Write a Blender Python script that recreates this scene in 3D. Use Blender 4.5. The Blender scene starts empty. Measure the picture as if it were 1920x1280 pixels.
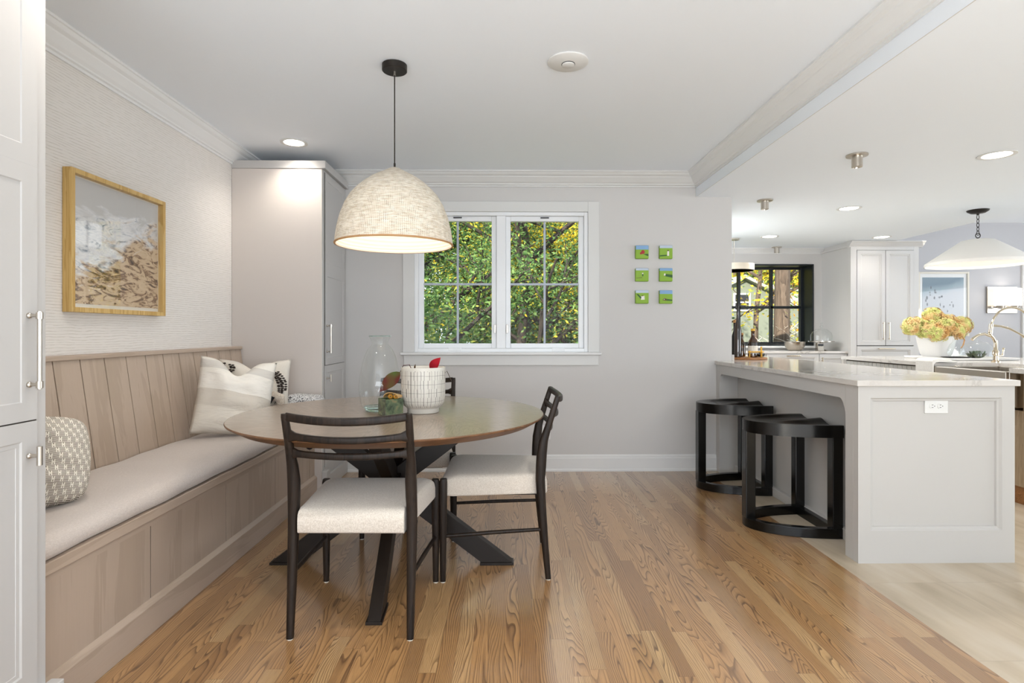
import bpy, math, random
from mathutils import Vector, Matrix
random.seed(7)
S = bpy.context.scene
COL = S.collection
PI = math.pi

# ------------------------------------------------------------------ camera, sky, sun, large lights, exposure
cd = bpy.data.cameras.new('camera'); cam = bpy.data.objects.new('camera', cd); COL.objects.link(cam)
cam.location = (0, 0, 1.14); cam.rotation_euler = (PI/2, 0, -0.01326)
cd.sensor_width = 36; cd.lens = 19.875; cd.shift_y = -0.0094; cd.clip_start = 0.02
S.camera = cam
S.view_settings.view_transform = 'Standard'; S.view_settings.look = 'None'
S.view_settings.gamma = 1; S.view_settings.use_curve_mapping = False
S.view_settings.exposure = 0.44
wo = bpy.data.worlds.new('sky'); S.world = wo; wo.use_nodes = True
bg = wo.node_tree.nodes['Background']; bg.inputs[0].default_value = (0.80, 0.89, 1.0, 1); bg.inputs[1].default_value = 2.2

def lamp(name, kind, loc, energy, color=(1, 1, 1), rot=(0, 0, 0), **kw):
    d = bpy.data.lights.new(name, kind); d.energy = energy; d.color = color
    for k, v in kw.items(): setattr(d, k, v)
    o = bpy.data.objects.new(name, d); COL.objects.link(o); o.location = loc; o.rotation_euler = rot
    return o

def aim(o, d): o.rotation_euler = Vector(d).to_track_quat('-Z', 'Y').to_euler()
sun = lamp('sun', 'SUN', (0, -8, 8), 8.0, (1, .93, .80), angle=math.radians(0.6)); aim(sun, (0.42, 0.80, -0.44))
# added area lamps behind and right of the camera, tilted up to brighten ceiling
w = lamp('added_fill_rear', 'AREA', (0.3, -3.35, 1.30), 170, (0.90, 0.955, 1.0), shape='RECTANGLE', size=4.6, size_y=2.0); aim(w, (0, 1, 2.2))
w = lamp('added_fill_right', 'AREA', (9.3, 2.2, 1.35), 115, (0.90, 0.955, 1.0), shape='RECTANGLE', size=7.0, size_y=2.0); aim(w, (-1, 0, 0.9))

w = lamp('added_fill_kitchen', 'AREA', (1.73, 6.15, 1.575), 17, (0.93, 0.97, 1.0), shape='RECTANGLE', size=1.45, size_y=.9); aim(w, (1, 0, -.35))  # unseen area lamp added to brighten the kitchen return wall

# ------------------------------------------------------------------ materials
def srgb(h):
    if isinstance(h, str):
        c = [int(h[i:i+2], 16)/255 for i in (0, 2, 4)]
        return tuple((x/12.92 if x <= .04045 else ((x+.055)/1.055)**2.4) for x in c) + (1,)
    return tuple(h) + (1,) if len(h) == 3 else tuple(h)

class NT:
    def __init__(s, name):
        s.m = bpy.data.materials.new(name); s.m.use_nodes = True; s.t = s.m.node_tree
        s.b = s.t.nodes['Principled BSDF']; s.out = s.t.nodes['Material Output']
        s.co = None
    def n(s, typ, **kw):
        x = s.t.nodes.new('ShaderNode'+typ)
        for k, v in kw.items(): setattr(x, k, v)
        return x
    def link(s, a, b): s.t.links.new(a, b)
    def obj(s):
        if not s.co: s.co = s.n('TexCoord').outputs['Object']
        return s.co
    def _set(s, sock, v):
        if hasattr(v, 'is_output') or hasattr(v, 'links'): s.link(v, sock)
        else: sock.default_value = v
    def math(s, op, a, b=None, c=None):
        x = s.n('Math', operation=op); s._set(x.inputs[0], a)
        if b is not None: s._set(x.inputs[1], b)
        if c is not None: s._set(x.inputs[2], c)
        return x.outputs[0]
    def mapping(s, scale, vec=None, rot=(0, 0, 0), loc=(0, 0, 0)):
        x = s.n('Mapping'); s.link(vec or s.obj(), x.inputs[0])
        x.inputs['Scale'].default_value = scale; x.inputs['Rotation'].default_value = rot; x.inputs['Location'].default_value = loc
        return x.outputs[0]
    def noise(s, vec, scale=5, detail=3, rough=.5, dist=0):
        x = s.n('TexNoise'); s.link(vec, x.inputs['Vector']); x.inputs['Scale'].default_value = scale
        x.inputs['Detail'].default_value = detail; x.inputs['Roughness'].default_value = rough; x.inputs['Distortion'].default_value = dist
        return x.outputs[0]
    def ramp(s, fac, stops, interp='LINEAR'):
        x = s.n('ValToRGB'); s.link(fac, x.inputs[0]); x.color_ramp.interpolation = interp
        e = x.color_ramp.elements
        while len(e) < len(stops): e.new(.5)
        for i, (p, c) in enumerate(stops): e[i].position = p; e[i].color = srgb(c) if not isinstance(c, float) else (c, c, c, 1)
        return x.outputs[0]
    def mix(s, fac, a, b, mode='MIX'):
        x = s.n('Mix', data_type='RGBA', blend_type=mode)
        s._set(x.inputs[0], fac); s._set(x.inputs[6], a if hasattr(a, 'links') else srgb(a)); s._set(x.inputs[7], b if hasattr(b, 'links') else srgb(b))
        return x.outputs[2]
    def bump(s, h, strength=.3, dist=.002):
        x = s.n('Bump'); s.link(h, x.inputs['Height']); x.inputs['Strength'].default_value = strength; x.inputs['Distance'].default_value = dist
        s.link(x.outputs[0], s.b.inputs['Normal'])
    def sep(s, vec):
        x = s.n('SeparateXYZ'); s.link(vec, x.inputs[0]); return x.outputs
    def comb(s, a, b, c):
        x = s.n('CombineXYZ')
        for i, v in enumerate((a, b, c)): s._set(x.inputs[i], v)
        return x.outputs[0]
    def base(s, c): s._set(s.b.inputs['Base Color'], c if hasattr(c, 'links') else srgb(c))
    def set(s, **kw):
        for k, v in kw.items():
            s._set(s.b.inputs[k.replace('_', ' ')], v)
        return s

def plain(name, col, rough=.5, metal=0, **kw):
    t = NT(name); t.base(col); t.set(Roughness=rough, Metallic=metal, **kw); return t.m
def paint(name, col, rough=.45, b=.04):
    t = NT(name); t.base(col); t.set(Roughness=rough); t.bump(t.noise(t.obj(), 260, 2), b, .0006); return t.m
def wood(name, c0, c1, c2, axis=1, rough=.4, sc=1, fine=.5, band=9, spec=.5):
    t = NT(name); s = [14*sc]*3; s[axis] = 1.1*sc
    f = [240*sc]*3; f[axis] = 6*sc
    n1 = t.noise(t.mapping(tuple(s)), 1, 4, .6, .6); n2 = t.noise(t.mapping(tuple(f)), 1, 3, .7)
    ring = t.math('FRACT', t.math('MULTIPLY', n1, band))
    c = t.ramp(ring, [(0, c0), (.5, c1), (.92, c2), (1, c0)])
    c = t.mix(t.math('MULTIPLY', t.ramp(n2, [(.35, 1.0), (.62, 0.0)]), fine), c, c2)
    t.base(c); t.set(Roughness=rough, Specular_IOR_Level=spec); t.bump(n2, .12, .0006); return t.m
def fabric(name, c0, c1, sc=900, rough=.9, axis=None):
    t = NT(name)
    a = t.noise(t.mapping((sc*.35, sc, sc*.35) if axis is None else axis), 1, 2); b = t.noise(t.mapping((sc, sc*.2, sc*.6)), 1, 2)
    n = t.math('ADD', t.math('MULTIPLY', a, .5), t.math('MULTIPLY', b, .5))
    lo = t.noise(t.obj(), 9, 3)
    c = t.mix(t.ramp(n, [(.38, 0.0), (.62, 1.0)]), c0, c1); c = t.mix(t.math('MULTIPLY', lo, .25), c, c0)
    t.base(c); t.set(Roughness=rough, Sheen_Weight=.25); t.bump(n, .35, .0012); return t.m
def glow(name, col, st):
    t = NT(name); t.base(col); t.set(Emission_Color=srgb(col), Emission_Strength=st); return t.m
def thin_glass(name, tint=(1, 1, 1), refl=.012):
    t = NT(name); tr = t.n('BsdfTransparent'); tr.inputs[0].default_value = srgb(tint)
    gl = t.n('BsdfGlossy'); gl.inputs['Roughness'].default_value = .01
    fr = t.n('LayerWeight'); fr.inputs[0].default_value = .12
    f = t.math('MULTIPLY_ADD', fr.outputs['Facing'], .18, refl)
    f = t.math('MINIMUM', f, .6)
    mx = t.n('MixShader'); t.link(f, mx.inputs[0]); t.link(tr.outputs[0], mx.inputs[1]); t.link(gl.outputs[0], mx.inputs[2])
    t.link(mx.outputs[0], t.out.inputs[0]); return t.m

M = {}
M['wall'] = paint('white wall paint', 'C8C5C2', .6)
M['ceiling'] = paint('white ceiling paint', 'F0F5FB', .7)
M['trim'] = paint('white trim enamel', 'DAD9D7', .35, .02)
M['trim2'] = paint('soft white trim', 'D2D1CE', .4, .02)
M['vinyl'] = paint('bright white window vinyl', 'E8E9EA', .3, .0)
M['grille'] = plain('blue grey grille', 'A9B0BC', .35)
M['cab'] = paint('warm white cabinet enamel', 'BBB8B5', .35, .02)
M['cabk'] = paint('white kitchen cabinet enamel', 'C9C6C3', .35, .02)
M['cabp'] = paint('soft white peninsula enamel', 'BFBCB8', .35, .02)
M['greige'] = paint('greige cabinet side', 'D0C7C0', .4, .02)
M['graywall'] = paint('pale lavender grey wall', 'BBBABD', .55)
M['crown'] = paint('white crown enamel', 'E9E9E8', .45, .02)
M['nickel'] = plain('satin nickel', 'C2BAAF', .28, 1)
M['chrome'] = plain('polished nickel', 'D2C4AC', .12, 1)
M['steel'] = plain('stainless steel', 'B9B2A8', .25, 1)
M['blackframe'] = plain('black window frame', '10161B', .35)
M['bronze'] = plain('dark bronze metal', '2E2925', .45, .6)
M['blackmetal'] = plain('blackened steel', '1E1712', .45, .0, Specular_IOR_Level=.3)
M['black_lacquer'] = plain('black lacquered wood', '080706', .20, Specular_IOR_Level=.38)
M['glass'] = thin_glass('window glass', refl=.002)
M['pane_reflect'] = thin_glass('picture glass', refl=.02)
M['white_plastic'] = plain('white plastic', 'DCDBD8', .35)
M['slot'] = plain('dark slot', '3A3A3A', .5)
M['bench_wood'] = wood('greyed walnut bench wood', 'B7A493', 'B3A08E', 'AC9987', 2, .45, .7, .22, 2)
M['bench_wood_h'] = wood('greyed walnut rail wood', 'B7A493', 'B3A08E', 'AC9987', 1, .45, .7, .22, 2)
M['groove'] = plain('dark board groove', '3E342C', .8)
M['bench_fabric'] = fabric('taupe woven cushion', 'BDB1A8', 'CCC1B8', 500)
M['seat_fabric'] = fabric('oatmeal slub linen', 'C4B8AA', 'E2D9CD', 600)
M['chair_wood'] = wood('dark brown stained oak', '30251D', '271E17', '1A130F', 2, .42, 2, .6, 4, .22)
M['frame_wood'] = wood('honey oak frame', 'D8B878', 'CFAC6A', 'BD9752', 2, .45, 1.5, .3, 4)

# oak strip floor
def oak_floor():
    t = NT('oak strip floor'); o = t.sep(t.obj()); W = .0575; L = .95
    xs = t.math('DIVIDE', o[0], W); i = t.math('FLOOR', xs); fx = t.math('SUBTRACT', xs, i)
    wn = t.n('TexWhiteNoise', noise_dimensions='1D'); t.link(i, wn.inputs['W'])
    ys = t.math('ADD', t.math('DIVIDE', o[1], L), t.math('MULTIPLY', wn.outputs[0], 7.3)); j = t.math('FLOOR', ys); fy = t.math('SUBTRACT', ys, j)
    wb = t.n('TexWhiteNoise', noise_dimensions='2D'); t.link(t.comb(i, j, 0), wb.inputs['Vector'])
    rc = t.sep(wb.outputs['Color']); r1, r2, r3 = rc[0], rc[1], rc[2]
    v = t.comb(t.math('MULTIPLY_ADD', o[0], 8.0, t.math('MULTIPLY', r1, 90)), t.math('MULTIPLY_ADD', o[1], .95, t.math('MULTIPLY', r2, 50)), t.math('MULTIPLY', r3, 30))
    n = t.noise(v, 1, 1.8, .45, .12)
    tight = t.math('MULTIPLY_ADD', r3, 26, 16)
    lin = t.math('MULTIPLY', t.math('SUBTRACT', fx, .5), t.math('MULTIPLY_ADD', r1, 9, 1.0))
    g = t.math('FRACT', t.math('ADD', t.math('MULTIPLY', n, tight), lin))
    line = t.ramp(g, [(0.0, 0.0), (.45, 0.08), (.78, .55), (.88, 1.0), (.97, .75), (1, 0.0)])
    pores = t.noise(t.mapping((420, 9, 1)), 1, 2, .6)
    pores = t.ramp(pores, [(.36, 1.0), (.52, 0.0)])
    base = t.mix(r2, 'BA8F5F', 'A98053')
    base = t.mix(t.ramp(r1, [(.55, 0.0), (1, 1.0)]), base, 'C6A374')
    base = t.mix(t.ramp(r3, [(.0, 1.0), (.22, 0.0)]), base, '936C45')
    lo = t.noise(t.mapping((3, .8, 1)), 1, 2)
    base = t.mix(t.math('MULTIPLY', lo, .35), base, 'A67D4E')
    c = t.mix(t.math('MULTIPLY', line, t.math('MULTIPLY_ADD', r2, .4, .55)), base, '553923')
    c = t.mix(t.math('MULTIPLY', pores, .30), c, '68472E')
    ex = t.math('MINIMUM', fx, t.math('SUBTRACT', 1, fx)); ey = t.math('MULTIPLY', t.math('MINIMUM', fy, t.math('SUBTRACT', 1, fy)), L/W)
    seam = t.ramp(t.math('MINIMUM', ex, ey), [(0.0, 1.0), (.022, 0.0)])
    c = t.mix(t.math('MULTIPLY', seam, .55), c, '4C3220')
    t.base(c); t.set(Roughness=t.math('MULTIPLY_ADD', line, .12, .30), Coat_Weight=.9, Coat_Roughness=.16)
    t.bump(t.math('ADD', t.math('MULTIPLY', line, -.4), t.math('MULTIPLY', seam, -1)), .14, .0012); return t.m
M['oak'] = oak_floor()

def tile_floor():
    t = NT('cream stone tile'); o = t.sep(t.obj()); W = .36; L = .61
    xs = t.math('DIVIDE', t.math('SUBTRACT', o[0], 2.0-3.6), W); i = t.math('FLOOR', xs); fx = t.math('SUBTRACT', xs, i)
    ys = t.math('DIVIDE', t.math('SUBTRACT', o[1], 2.546-6.1), L); j = t.math('FLOOR', ys); fy = t.math('SUBTRACT', ys, j)
    wb = t.n('TexWhiteNoise', noise_dimensions='2D'); t.link(t.comb(i, j, 0), wb.inputs['Vector']); r = wb.outputs[0]
    v = t.comb(t.math('ADD', t.math('MULTIPLY', o[0], 9), t.math('MULTIPLY', r, 30)), t.math('MULTIPLY_ADD', o[1], 2.0, t.math('MULTIPLY', o[0], 3.0)), t.math('MULTIPLY', r, 9))
    c = t.ramp(t.noise(v, 1, 3, .5), [(.3, 'A89982'), (.5, 'BBAC96'), (.7, 'C6BAA8')])
    ex = t.math('MINIMUM', fx, t.math('SUBTRACT', 1, fx)); ey = t.math('MULTIPLY', t.math('MINIMUM', fy, t.math('SUBTRACT', 1, fy)), L/W)
    seam = t.ramp(t.math('MINIMUM', ex, ey), [(0.0, 1.0), (.007, 0.0)])
    t.base(t.mix(t.math('MULTIPLY', seam, .6), c, '9C8F7C')); t.set(Roughness=.38); return t.m
M['tile'] = tile_floor()

def wallpaper():
    t = NT('cream ribbed grasscloth wallpaper'); o = t.sep(t.obj())
    wob = t.noise(t.mapping((1, 3.0, 14)), 1, 3, .6)
    ph = t.math('FRACT', t.math('ADD', t.math('DIVIDE', o[2], .0125), t.math('MULTIPLY', wob, 2.2)))
    h = t.math('ABSOLUTE', t.math('SUBTRACT', ph, .5))
    line = t.ramp(h, [(0.0, 1.0), (.16, 0.0)])
    br = t.noise(t.mapping((1, 22, 60)), 1, 2)
    f = t.math('MULTIPLY', line, t.ramp(br, [(.38, .35), (.55, 1.0)]))
    t.base(t.mix(t.math('MULTIPLY', f, .55), 'E4DFD9', 'B9B0A4')); t.set(Roughness=.85)
    t.bump(t.math('MULTIPLY', f, -1), .5, .002); return t.m
M['wallpaper'] = wallpaper()

def marble(name='white quartz'):
    t = NT(name); n = t.noise(t.obj(), 2.2, 5, .6, 1.4)
    v = t.ramp(t.math('ABSOLUTE', t.math('SUBTRACT', n, .5)), [(0.0, 1.0), (.018, .25), (.05, 0.0)])
    g = t.noise(t.obj(), 1.3, 2)
    f = t.math('MULTIPLY', v, t.ramp(g, [(.42, 0.0), (.6, 1.0)]))
    c = t.mix(t.math('MULTIPLY', f, .65), 'CFCAC4', '8F877F'); t.base(c); t.set(Roughness=.12); return t.m
M['quartz'] = marble()

def table_wood():
    t = NT('greyed brown oak veneer'); o = t.sep(t.obj())
    a = t.n('Math', operation='ARCTAN2'); t.link(o[1], a.inputs[0]); t.link(o[0], a.inputs[1])
    seg = t.math('FLOOR', t.math('MULTIPLY', t.math('ADD', a.outputs[0], PI), 8/PI/2))
    wn = t.n('TexWhiteNoise', noise_dimensions='1D'); t.link(seg, wn.inputs['W'])
    ang = t.math('MULTIPLY', seg, PI/4)
    u = t.math('ADD', t.math('MULTIPLY', o[0], t.math('COSINE', ang)), t.math('MULTIPLY', o[1], t.math('SINE', ang)))
    w_ = t.math('SUBTRACT', t.math('MULTIPLY', o[1], t.math('COSINE', ang)), t.math('MULTIPLY', o[0], t.math('SINE', ang)))
    v = t.comb(t.math('MULTIPLY', u, 2.2), t.math('MULTIPLY_ADD', w_, 22, t.math('MULTIPLY', wn.outputs[0], 40)), seg)
    n = t.noise(v, 1, 4, .6, .8)
    fine = t.noise(t.comb(t.math('MULTIPLY', u, 18), t.math('MULTIPLY', w_, 420), seg), 1, 2)
    g = t.math('FRACT', t.math('MULTIPLY', n, 9))
    c = t.ramp(g, [(0, '96826C'), (.6, '8B7662'), (.9, '74604C'), (1, '96826C')])
    c = t.mix(t.math('MULTIPLY', t.ramp(fine, [(.35, 1.0), (.55, 0.0)]), .4), c, '62503F')
    t.base(c); t.set(Roughness=.34, Coat_Weight=.8, Coat_Roughness=.22); t.bump(fine, .10, .0006); return t.m
M['table_wood'] = table_wood()
M['table_edge'] = wood('brown oak table edge', '7A5638', '6B4A30', '553823', 0, .4, 1, .4, 5)

def rattan():
    t = NT('pale woven seagrass'); o = t.sep(t.obj())
    a = t.n('Math', operation='ARCTAN2'); t.link(o[1], a.inputs[0]); t.link(o[0], a.inputs[1])
    n = t.noise(t.mapping((3, 3, 12)), 1, 3)
    zz = t.math('ADD', t.math('DIVIDE', o[2], .0072), t.math('MULTIPLY', n, 1.6))
    row = t.math('FRACT', zz); u = t.math('FRACT', t.math('MULTIPLY', a.outputs[0], 190/(2*PI)))
    hr = t.ramp(t.math('ABSOLUTE', t.math('SUBTRACT', row, .5)), [(.0, 1.0), (.5, 0.0)])
    hu = t.ramp(t.math('ABSOLUTE', t.math('SUBTRACT', u, .5)), [(.0, 1.0), (.5, 0.0)])
    gap = t.math('MULTIPLY', t.math('SUBTRACT', 1, hr), t.math('SUBTRACT', 1, hu))
    var = t.noise(t.mapping((30, 30, 160)), 1, 3)
    c = t.ramp(var, [(.3, 'CDBCA4'), (.5, 'E0D4C2'), (.7, 'EEE5D6')])
    holes = t.noise(t.mapping((45, 45, 45)), 1, 1)
    g2 = t.math('MULTIPLY', t.ramp(gap, [(.25, 0.0), (.7, 1.0)]), t.ramp(holes, [(.45, .35), (.62, 1.0)]))
    c = t.mix(g2, c, '6A5640'); t.base(c); t.set(Roughness=.85)
    t.bump(t.math('ADD', hr, t.math('MULTIPLY', hu, .5)), .6, .003); return t.m
M['rattan'] = rattan()
M['rattan_in'] = plain('whitewashed shade lining', 'D8CFC0', .8)
M['rim'] = plain('tan stitched rim', 'B0875C', .8)

def pattern_pillow():
    t = NT('brown and cream geometric weave'); o = t.sep(t.obj())
    u = t.math('DIVIDE', o[0], .026); v = t.math('DIVIDE', o[2], .0185)
    row = t.math('FLOOR', v); us = t.math('ADD', u, t.math('MULTIPLY', row, .33)); fu = t.math('FRACT', us); fv = t.math('FRACT', v)
    stripes = t.math('GREATER_THAN', t.math('FRACT', t.math('MULTIPLY', v, 5)), .45)
    box = t.math('MULTIPLY', t.math('LESS_THAN', t.math('ABSOLUTE', t.math('SUBTRACT', fu, .5)), .17), t.math('LESS_THAN', t.math('ABSOLUTE', t.math('SUBTRACT', fv, .5)), .42))
    hole = t.math('MULTIPLY', t.math('LESS_THAN', t.math('ABSOLUTE', t.math('SUBTRACT', fu, .5)), .04), t.math('GREATER_THAN', t.math('ABSOLUTE', t.math('SUBTRACT', fv, .5)), .12))
    c = t.mix(stripes, 'E3DCD0', '6E6152'); c = t.mix(box, c, 'E6DFD3'); c = t.mix(t.math('MULTIPLY', hole, box), c, '6E6152')
    t.base(c); t.set(Roughness=.9); return t.m
M['pattern_pillow'] = pattern_pillow()
def striped_pillow():
    t = NT('cream linen with pale grey bands'); o = t.sep(t.obj())
    d = t.math('ADD', o[2], t.math('MULTIPLY', o[0], .12))
    b = t.ramp(t.math('ADD', t.math('MULTIPLY', d, 2), .5), [(0, 'DFD8CC'), (.33, 'D0C8BC'), (.52, 'F0EBE2'), (.70, 'EFEAE0'), (.76, 'D3CEC6'), (.86, 'EFEAE0')], 'CONSTANT')
    n = t.noise(t.mapping((700, 700, 300)), 1, 2); t.base(t.mix(t.math('MULTIPLY', n, .25), b, 'CFC6B8')); t.set(Roughness=.9)
    big = t.noise(t.mapping((5, 5, 16)), 1, 3, .6, 1.0)
    t.bump(t.math('ADD', t.math('MULTIPLY', n, .03), big), .5, .02); return t.m
M['striped_pillow'] = striped_pillow()
M['plain_pillow'] = fabric('ivory linen', 'D9D0C2', 'E6DFD3', 800)
M['embroidery'] = plain('dark brown embroidery', '2F251F', .9)
def speckle():
    t = NT('black flecked white boucle'); n = t.noise(t.obj(), 150, 2)
    c = t.ramp(n, [(.40, '3C3A3C'), (.50, 'DCDAD8'), (1, 'F1F0EE')]); t.base(c); t.set(Roughness=.95); t.bump(n, .8, .004); return t.m
M['speckle'] = speckle()
M['tan_boucle'] = fabric('pale tan boucle', 'B7A793', 'DDD3C6', 260)
M['black_cloth'] = plain('black cloth', '15131A', .9)

def coast_print():
    t = NT('aerial coast print'); o = t.sep(t.obj())   # y along, z up, centre origin
    n = t.noise(t.mapping((1, 9, 26), rot=(.25, 0, 0)), 1, 5, .65, 1.5); n2 = t.noise(t.mapping((1, 4, 9), rot=(.2, 0, 0)), 1, 4, .6, .8)
    sea = t.ramp(n, [(.30, '6C7A88'), (.40, 'CFD2D6'), (.5, 'ECECEC'), (.62, 'D6D8DC')])
    rock = t.ramp(n, [(.36, '4A3626'), (.45, '8A6A4C'), (.50, 'C8AE8C'), (.70, 'D2BC9C')])
    zz = t.math('MULTIPLY_ADD', t.math('SUBTRACT', n2, .5), .55, o[2])
    d = t.math('SUBTRACT', t.math('MULTIPLY', o[1], .45), zz)
    c = t.mix(t.ramp(t.math('ADD', d, .5), [(.46, 0.0), (.54, 1.0)]), sea, rock)
    c = t.mix(t.ramp(t.math('ADD', zz, .5), [(.62, 0.0), (.68, 1.0)]), c, 'C9C8C6')  # grey top band puts the ceiling's reflection into the print colour
    t.base(c); t.set(Roughness=.6); return t.m
M['coast'] = coast_print()
def beach_print():
    t = NT('pale beach print'); o = t.sep(t.obj()); n = t.noise(t.mapping((4, 1, 2)), 1, 3)
    zz = t.math('MULTIPLY_ADD', t.math('SUBTRACT', n, .5), .25, t.math('SUBTRACT', o[2], t.math('MULTIPLY', o[0], .25)))
    c = t.ramp(t.math('ADD', zz, .5), [(.62, 'B2B4B8'), (.72, '8397A0'), (.80, '546E7C'), (.9, '607884')]); t.base(c); t.set(Roughness=.5); return t.m
M['beach'] = beach_print()
def planter_mat():
    t = NT('white ceramic with incised grid'); o = t.sep(t.obj())
    a = t.n('Math', operation='ARCTAN2'); t.link(o[1], a.inputs[0]); t.link(o[0], a.inputs[1])
    wob = t.noise(t.obj(), 14, 2)
    v = t.math('FRACT', t.math('ADD', t.math('DIVIDE', o[2], .041), t.math('MULTIPLY', t.math('SUBTRACT', wob, .5), .25)))
    rowi = t.math('FLOOR', t.math('DIVIDE', o[2], .041))
    wn = t.noise(t.comb(t.math('MULTIPLY', a.outputs[0], 3), rowi, 0), 1, 1)
    u = t.math('FRACT', t.math('ADD', t.math('MULTIPLY', a.outputs[0], 40/(2*PI)), t.math('MULTIPLY', wn, 2.5)))
    lu = t.math('LESS_THAN', t.math('ABSOLUTE', t.math('SUBTRACT', u, .5)), .06); lv = t.math('LESS_THAN', t.math('ABSOLUTE', t.math('SUBTRACT', v, .5)), .025)
    top = t.math('MULTIPLY', t.math('LESS_THAN', o[2], .208), t.math('GREATER_THAN', o[2], .032))
    str_ = t.ramp(t.noise(t.mapping((60, 60, 3)), 1, 2), [(.35, .45), (.55, 1.0)])
    f = t.math('MULTIPLY', t.math('MULTIPLY', t.math('MAXIMUM', lu, t.math('MULTIPLY', lv, .6)), top), str_)
    t.base(t.mix(f, 'CBC6BC', '3F3A38')); t.set(Roughness=.35); return t.m
M['planter'] = planter_mat()
def green_glaze():
    t = NT('mottled green glaze'); n = t.noise(t.obj(), 26, 4, .6, 1)
    t.base(t.ramp(n, [(.32, '1A2418'), (.5, '47543A'), (.6, '566042'), (.72, '7A6A48')])); t.set(Roughness=.18); return t.m
M['green_glaze'] = green_glaze()
M['tan_glaze'] = plain('tan glaze', 'B4905C', .3); M['eye'] = plain('amber ceramic', 'B5802F', .3); M['dark'] = plain('near black', '18120E', .5)
def leafm(name, a, b, trans=.35):
    t = NT(name); g = t.n('ObjectInfo'); n = t.noise(t.obj(), 9, 2)
    c = t.mix(t.ramp(n, [(.4, 0.0), (.6, 1.0)]), a, b)
    t.base(c); t.set(Roughness=.7, Specular_IOR_Level=.15)
    tr = t.n('BsdfTranslucent'); t.link(c, tr.inputs[0]); mx = t.n('MixShader'); mx.inputs[0].default_value = trans
    t.link(t.b.outputs[0], mx.inputs[1]); t.link(tr.outputs[0], mx.inputs[2]); t.link(mx.outputs[0], t.out.inputs[0]); return t.m
M['leaf_green'] = leafm('green leaves', '55743F', '7C9656'); M['leaf_dark'] = leafm('deep green leaves', '35522F', '587640')
M['leaf_lime'] = leafm('yellow green leaves', '8C9C46', 'AFB252'); M['leaf_yellow'] = leafm('golden leaves', 'DDBB2E', 'F2D84A'); M['leaf_orange'] = leafm('orange leaves', 'E09A3A', 'EFB45A')
M['leaf_red'] = leafm('crimson leaf', '7A0E18', '9A1824', .08)
M['leaf_mottle'] = leafm('green and maroon leaf', '4A5A2A', '5A2622', .08)
M['bark_dark'] = wood('dark brown bark', '443A31', '382F28', '28211C', 2, .9, .5, .6, 6)  # darker bark tone for the trees at the dining window
M['bark'] = wood('grey brown bark', '6B5D50', '5A4C40', '40352C', 2, .9, .5, .6, 6)
M['bark_pale'] = wood('pale grey bark', '9A9084', '8A7F72', '6C6257', 2, .9, .4, .6, 6)
M['twig_pale'] = plain('bleached bare twigs', 'C3BBB0', .9)
M['grass'] = plain('autumn lawn', '6E7A40', .95)
M['siding'] = plain('grey green siding', '6A6F62', .8); M['shingle'] = plain('grey shingle', '8C8B86', .9)
def petals():
    t = NT('hydrangea petals'); n = t.noise(t.obj(), 11, 2)
    t.base(t.ramp(n, [(.36, 'D2A25E'), (.45, 'E8C48A'), (.53, 'E0D68C'), (.62, 'D2D880'), (.72, 'E6B898')])); t.set(Roughness=.8); return t.m
M['petal'] = petals()
M['plaster'] = paint('white plaster shade', 'F4F0EA', .8, .1)
M['vase_white'] = paint('matte white ceramic', 'EDEBE8', .45, .02)
M['towel'] = fabric('white towel', 'DDD9D2', 'EEEBE6', 500)
M['amber'] = thin_glass('amber glass', (.30, .17, .05), .08)
M['darkglass'] = plain('dark glass', '15100C', .1); M['label'] = plain('cream label', 'E3DDD0', .6)
M['bread'] = wood('board wood', 'B07A48', '9C683A', '7E522C', 0, .4, 1.5)
M['bamboo'] = plain('bright yellow bamboo', 'D9A830', .5); M['succulent'] = plain('grey green succulent', '6F8264', .6)
M['cork'] = plain('cork', 'B98A55', .8); M['drum'] = plain('beige linen shade', 'CFC4B2', .8)
M['bulb'] = glow('lit bulb', 'FFF1DC', 4); M['lens'] = glow('lit downlight lens', 'FFF6EA', 9); M['lens_lit'] = glow('lit opal glass', 'FFF8EE', 1.6)
M['sky_paint'] = plain('painted blue sky', '7FA5CC', .6); M['sky_pale'] = plain('painted pale sky', 'B9C6D6', .6)
M['grass_paint'] = plain('painted green field', '86AC34', .6); M['shade_paint'] = plain('painted dark green', '2F5A2A', .6)
M['red_paint'] = plain('painted red', 'A8242C', .6); M['white_paint'] = plain('painted white', 'E8E4DA', .6); M['brown_paint'] = plain('painted brown', '5A3526', .6)
M['beadboard'] = plain('grey beadboard', 'B3B0AA', .5)
M['drawer_beige'] = wood('beige washed wood', 'B39D82', 'A89276', '957F64', 2, .45, 1, .3)

def vase_glass():
    t = NT('clear green tinted glass')
    tr = t.n('BsdfTransparent'); tr.inputs[0].default_value = (.975, .99, .985, 1)
    gl = t.n('BsdfGlossy'); gl.inputs['Roughness'].default_value = .02
    fr = t.n('LayerWeight'); fr.inputs[0].default_value = .25
    f = t.math('MINIMUM', t.math('MULTIPLY_ADD', t.math('POWER', fr.outputs['Facing'], 3.0), .9, .05), .7)
    mx = t.n('MixShader'); t.link(f, mx.inputs[0]); t.link(tr.outputs[0], mx.inputs[1]); t.link(gl.outputs[0], mx.inputs[2])
    t.link(mx.outputs[0], t.out.inputs[0]); return t.m
M['vase_glass'] = vase_glass()
M['solid_glass'] = NT('aqua solid glass').set(Transmission_Weight=1.0, Roughness=.03, IOR=1.45).m
M['solid_glass'].node_tree.nodes['Principled BSDF'].inputs['Base Color'].default_value = (.72, .93, .90, 1)

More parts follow.
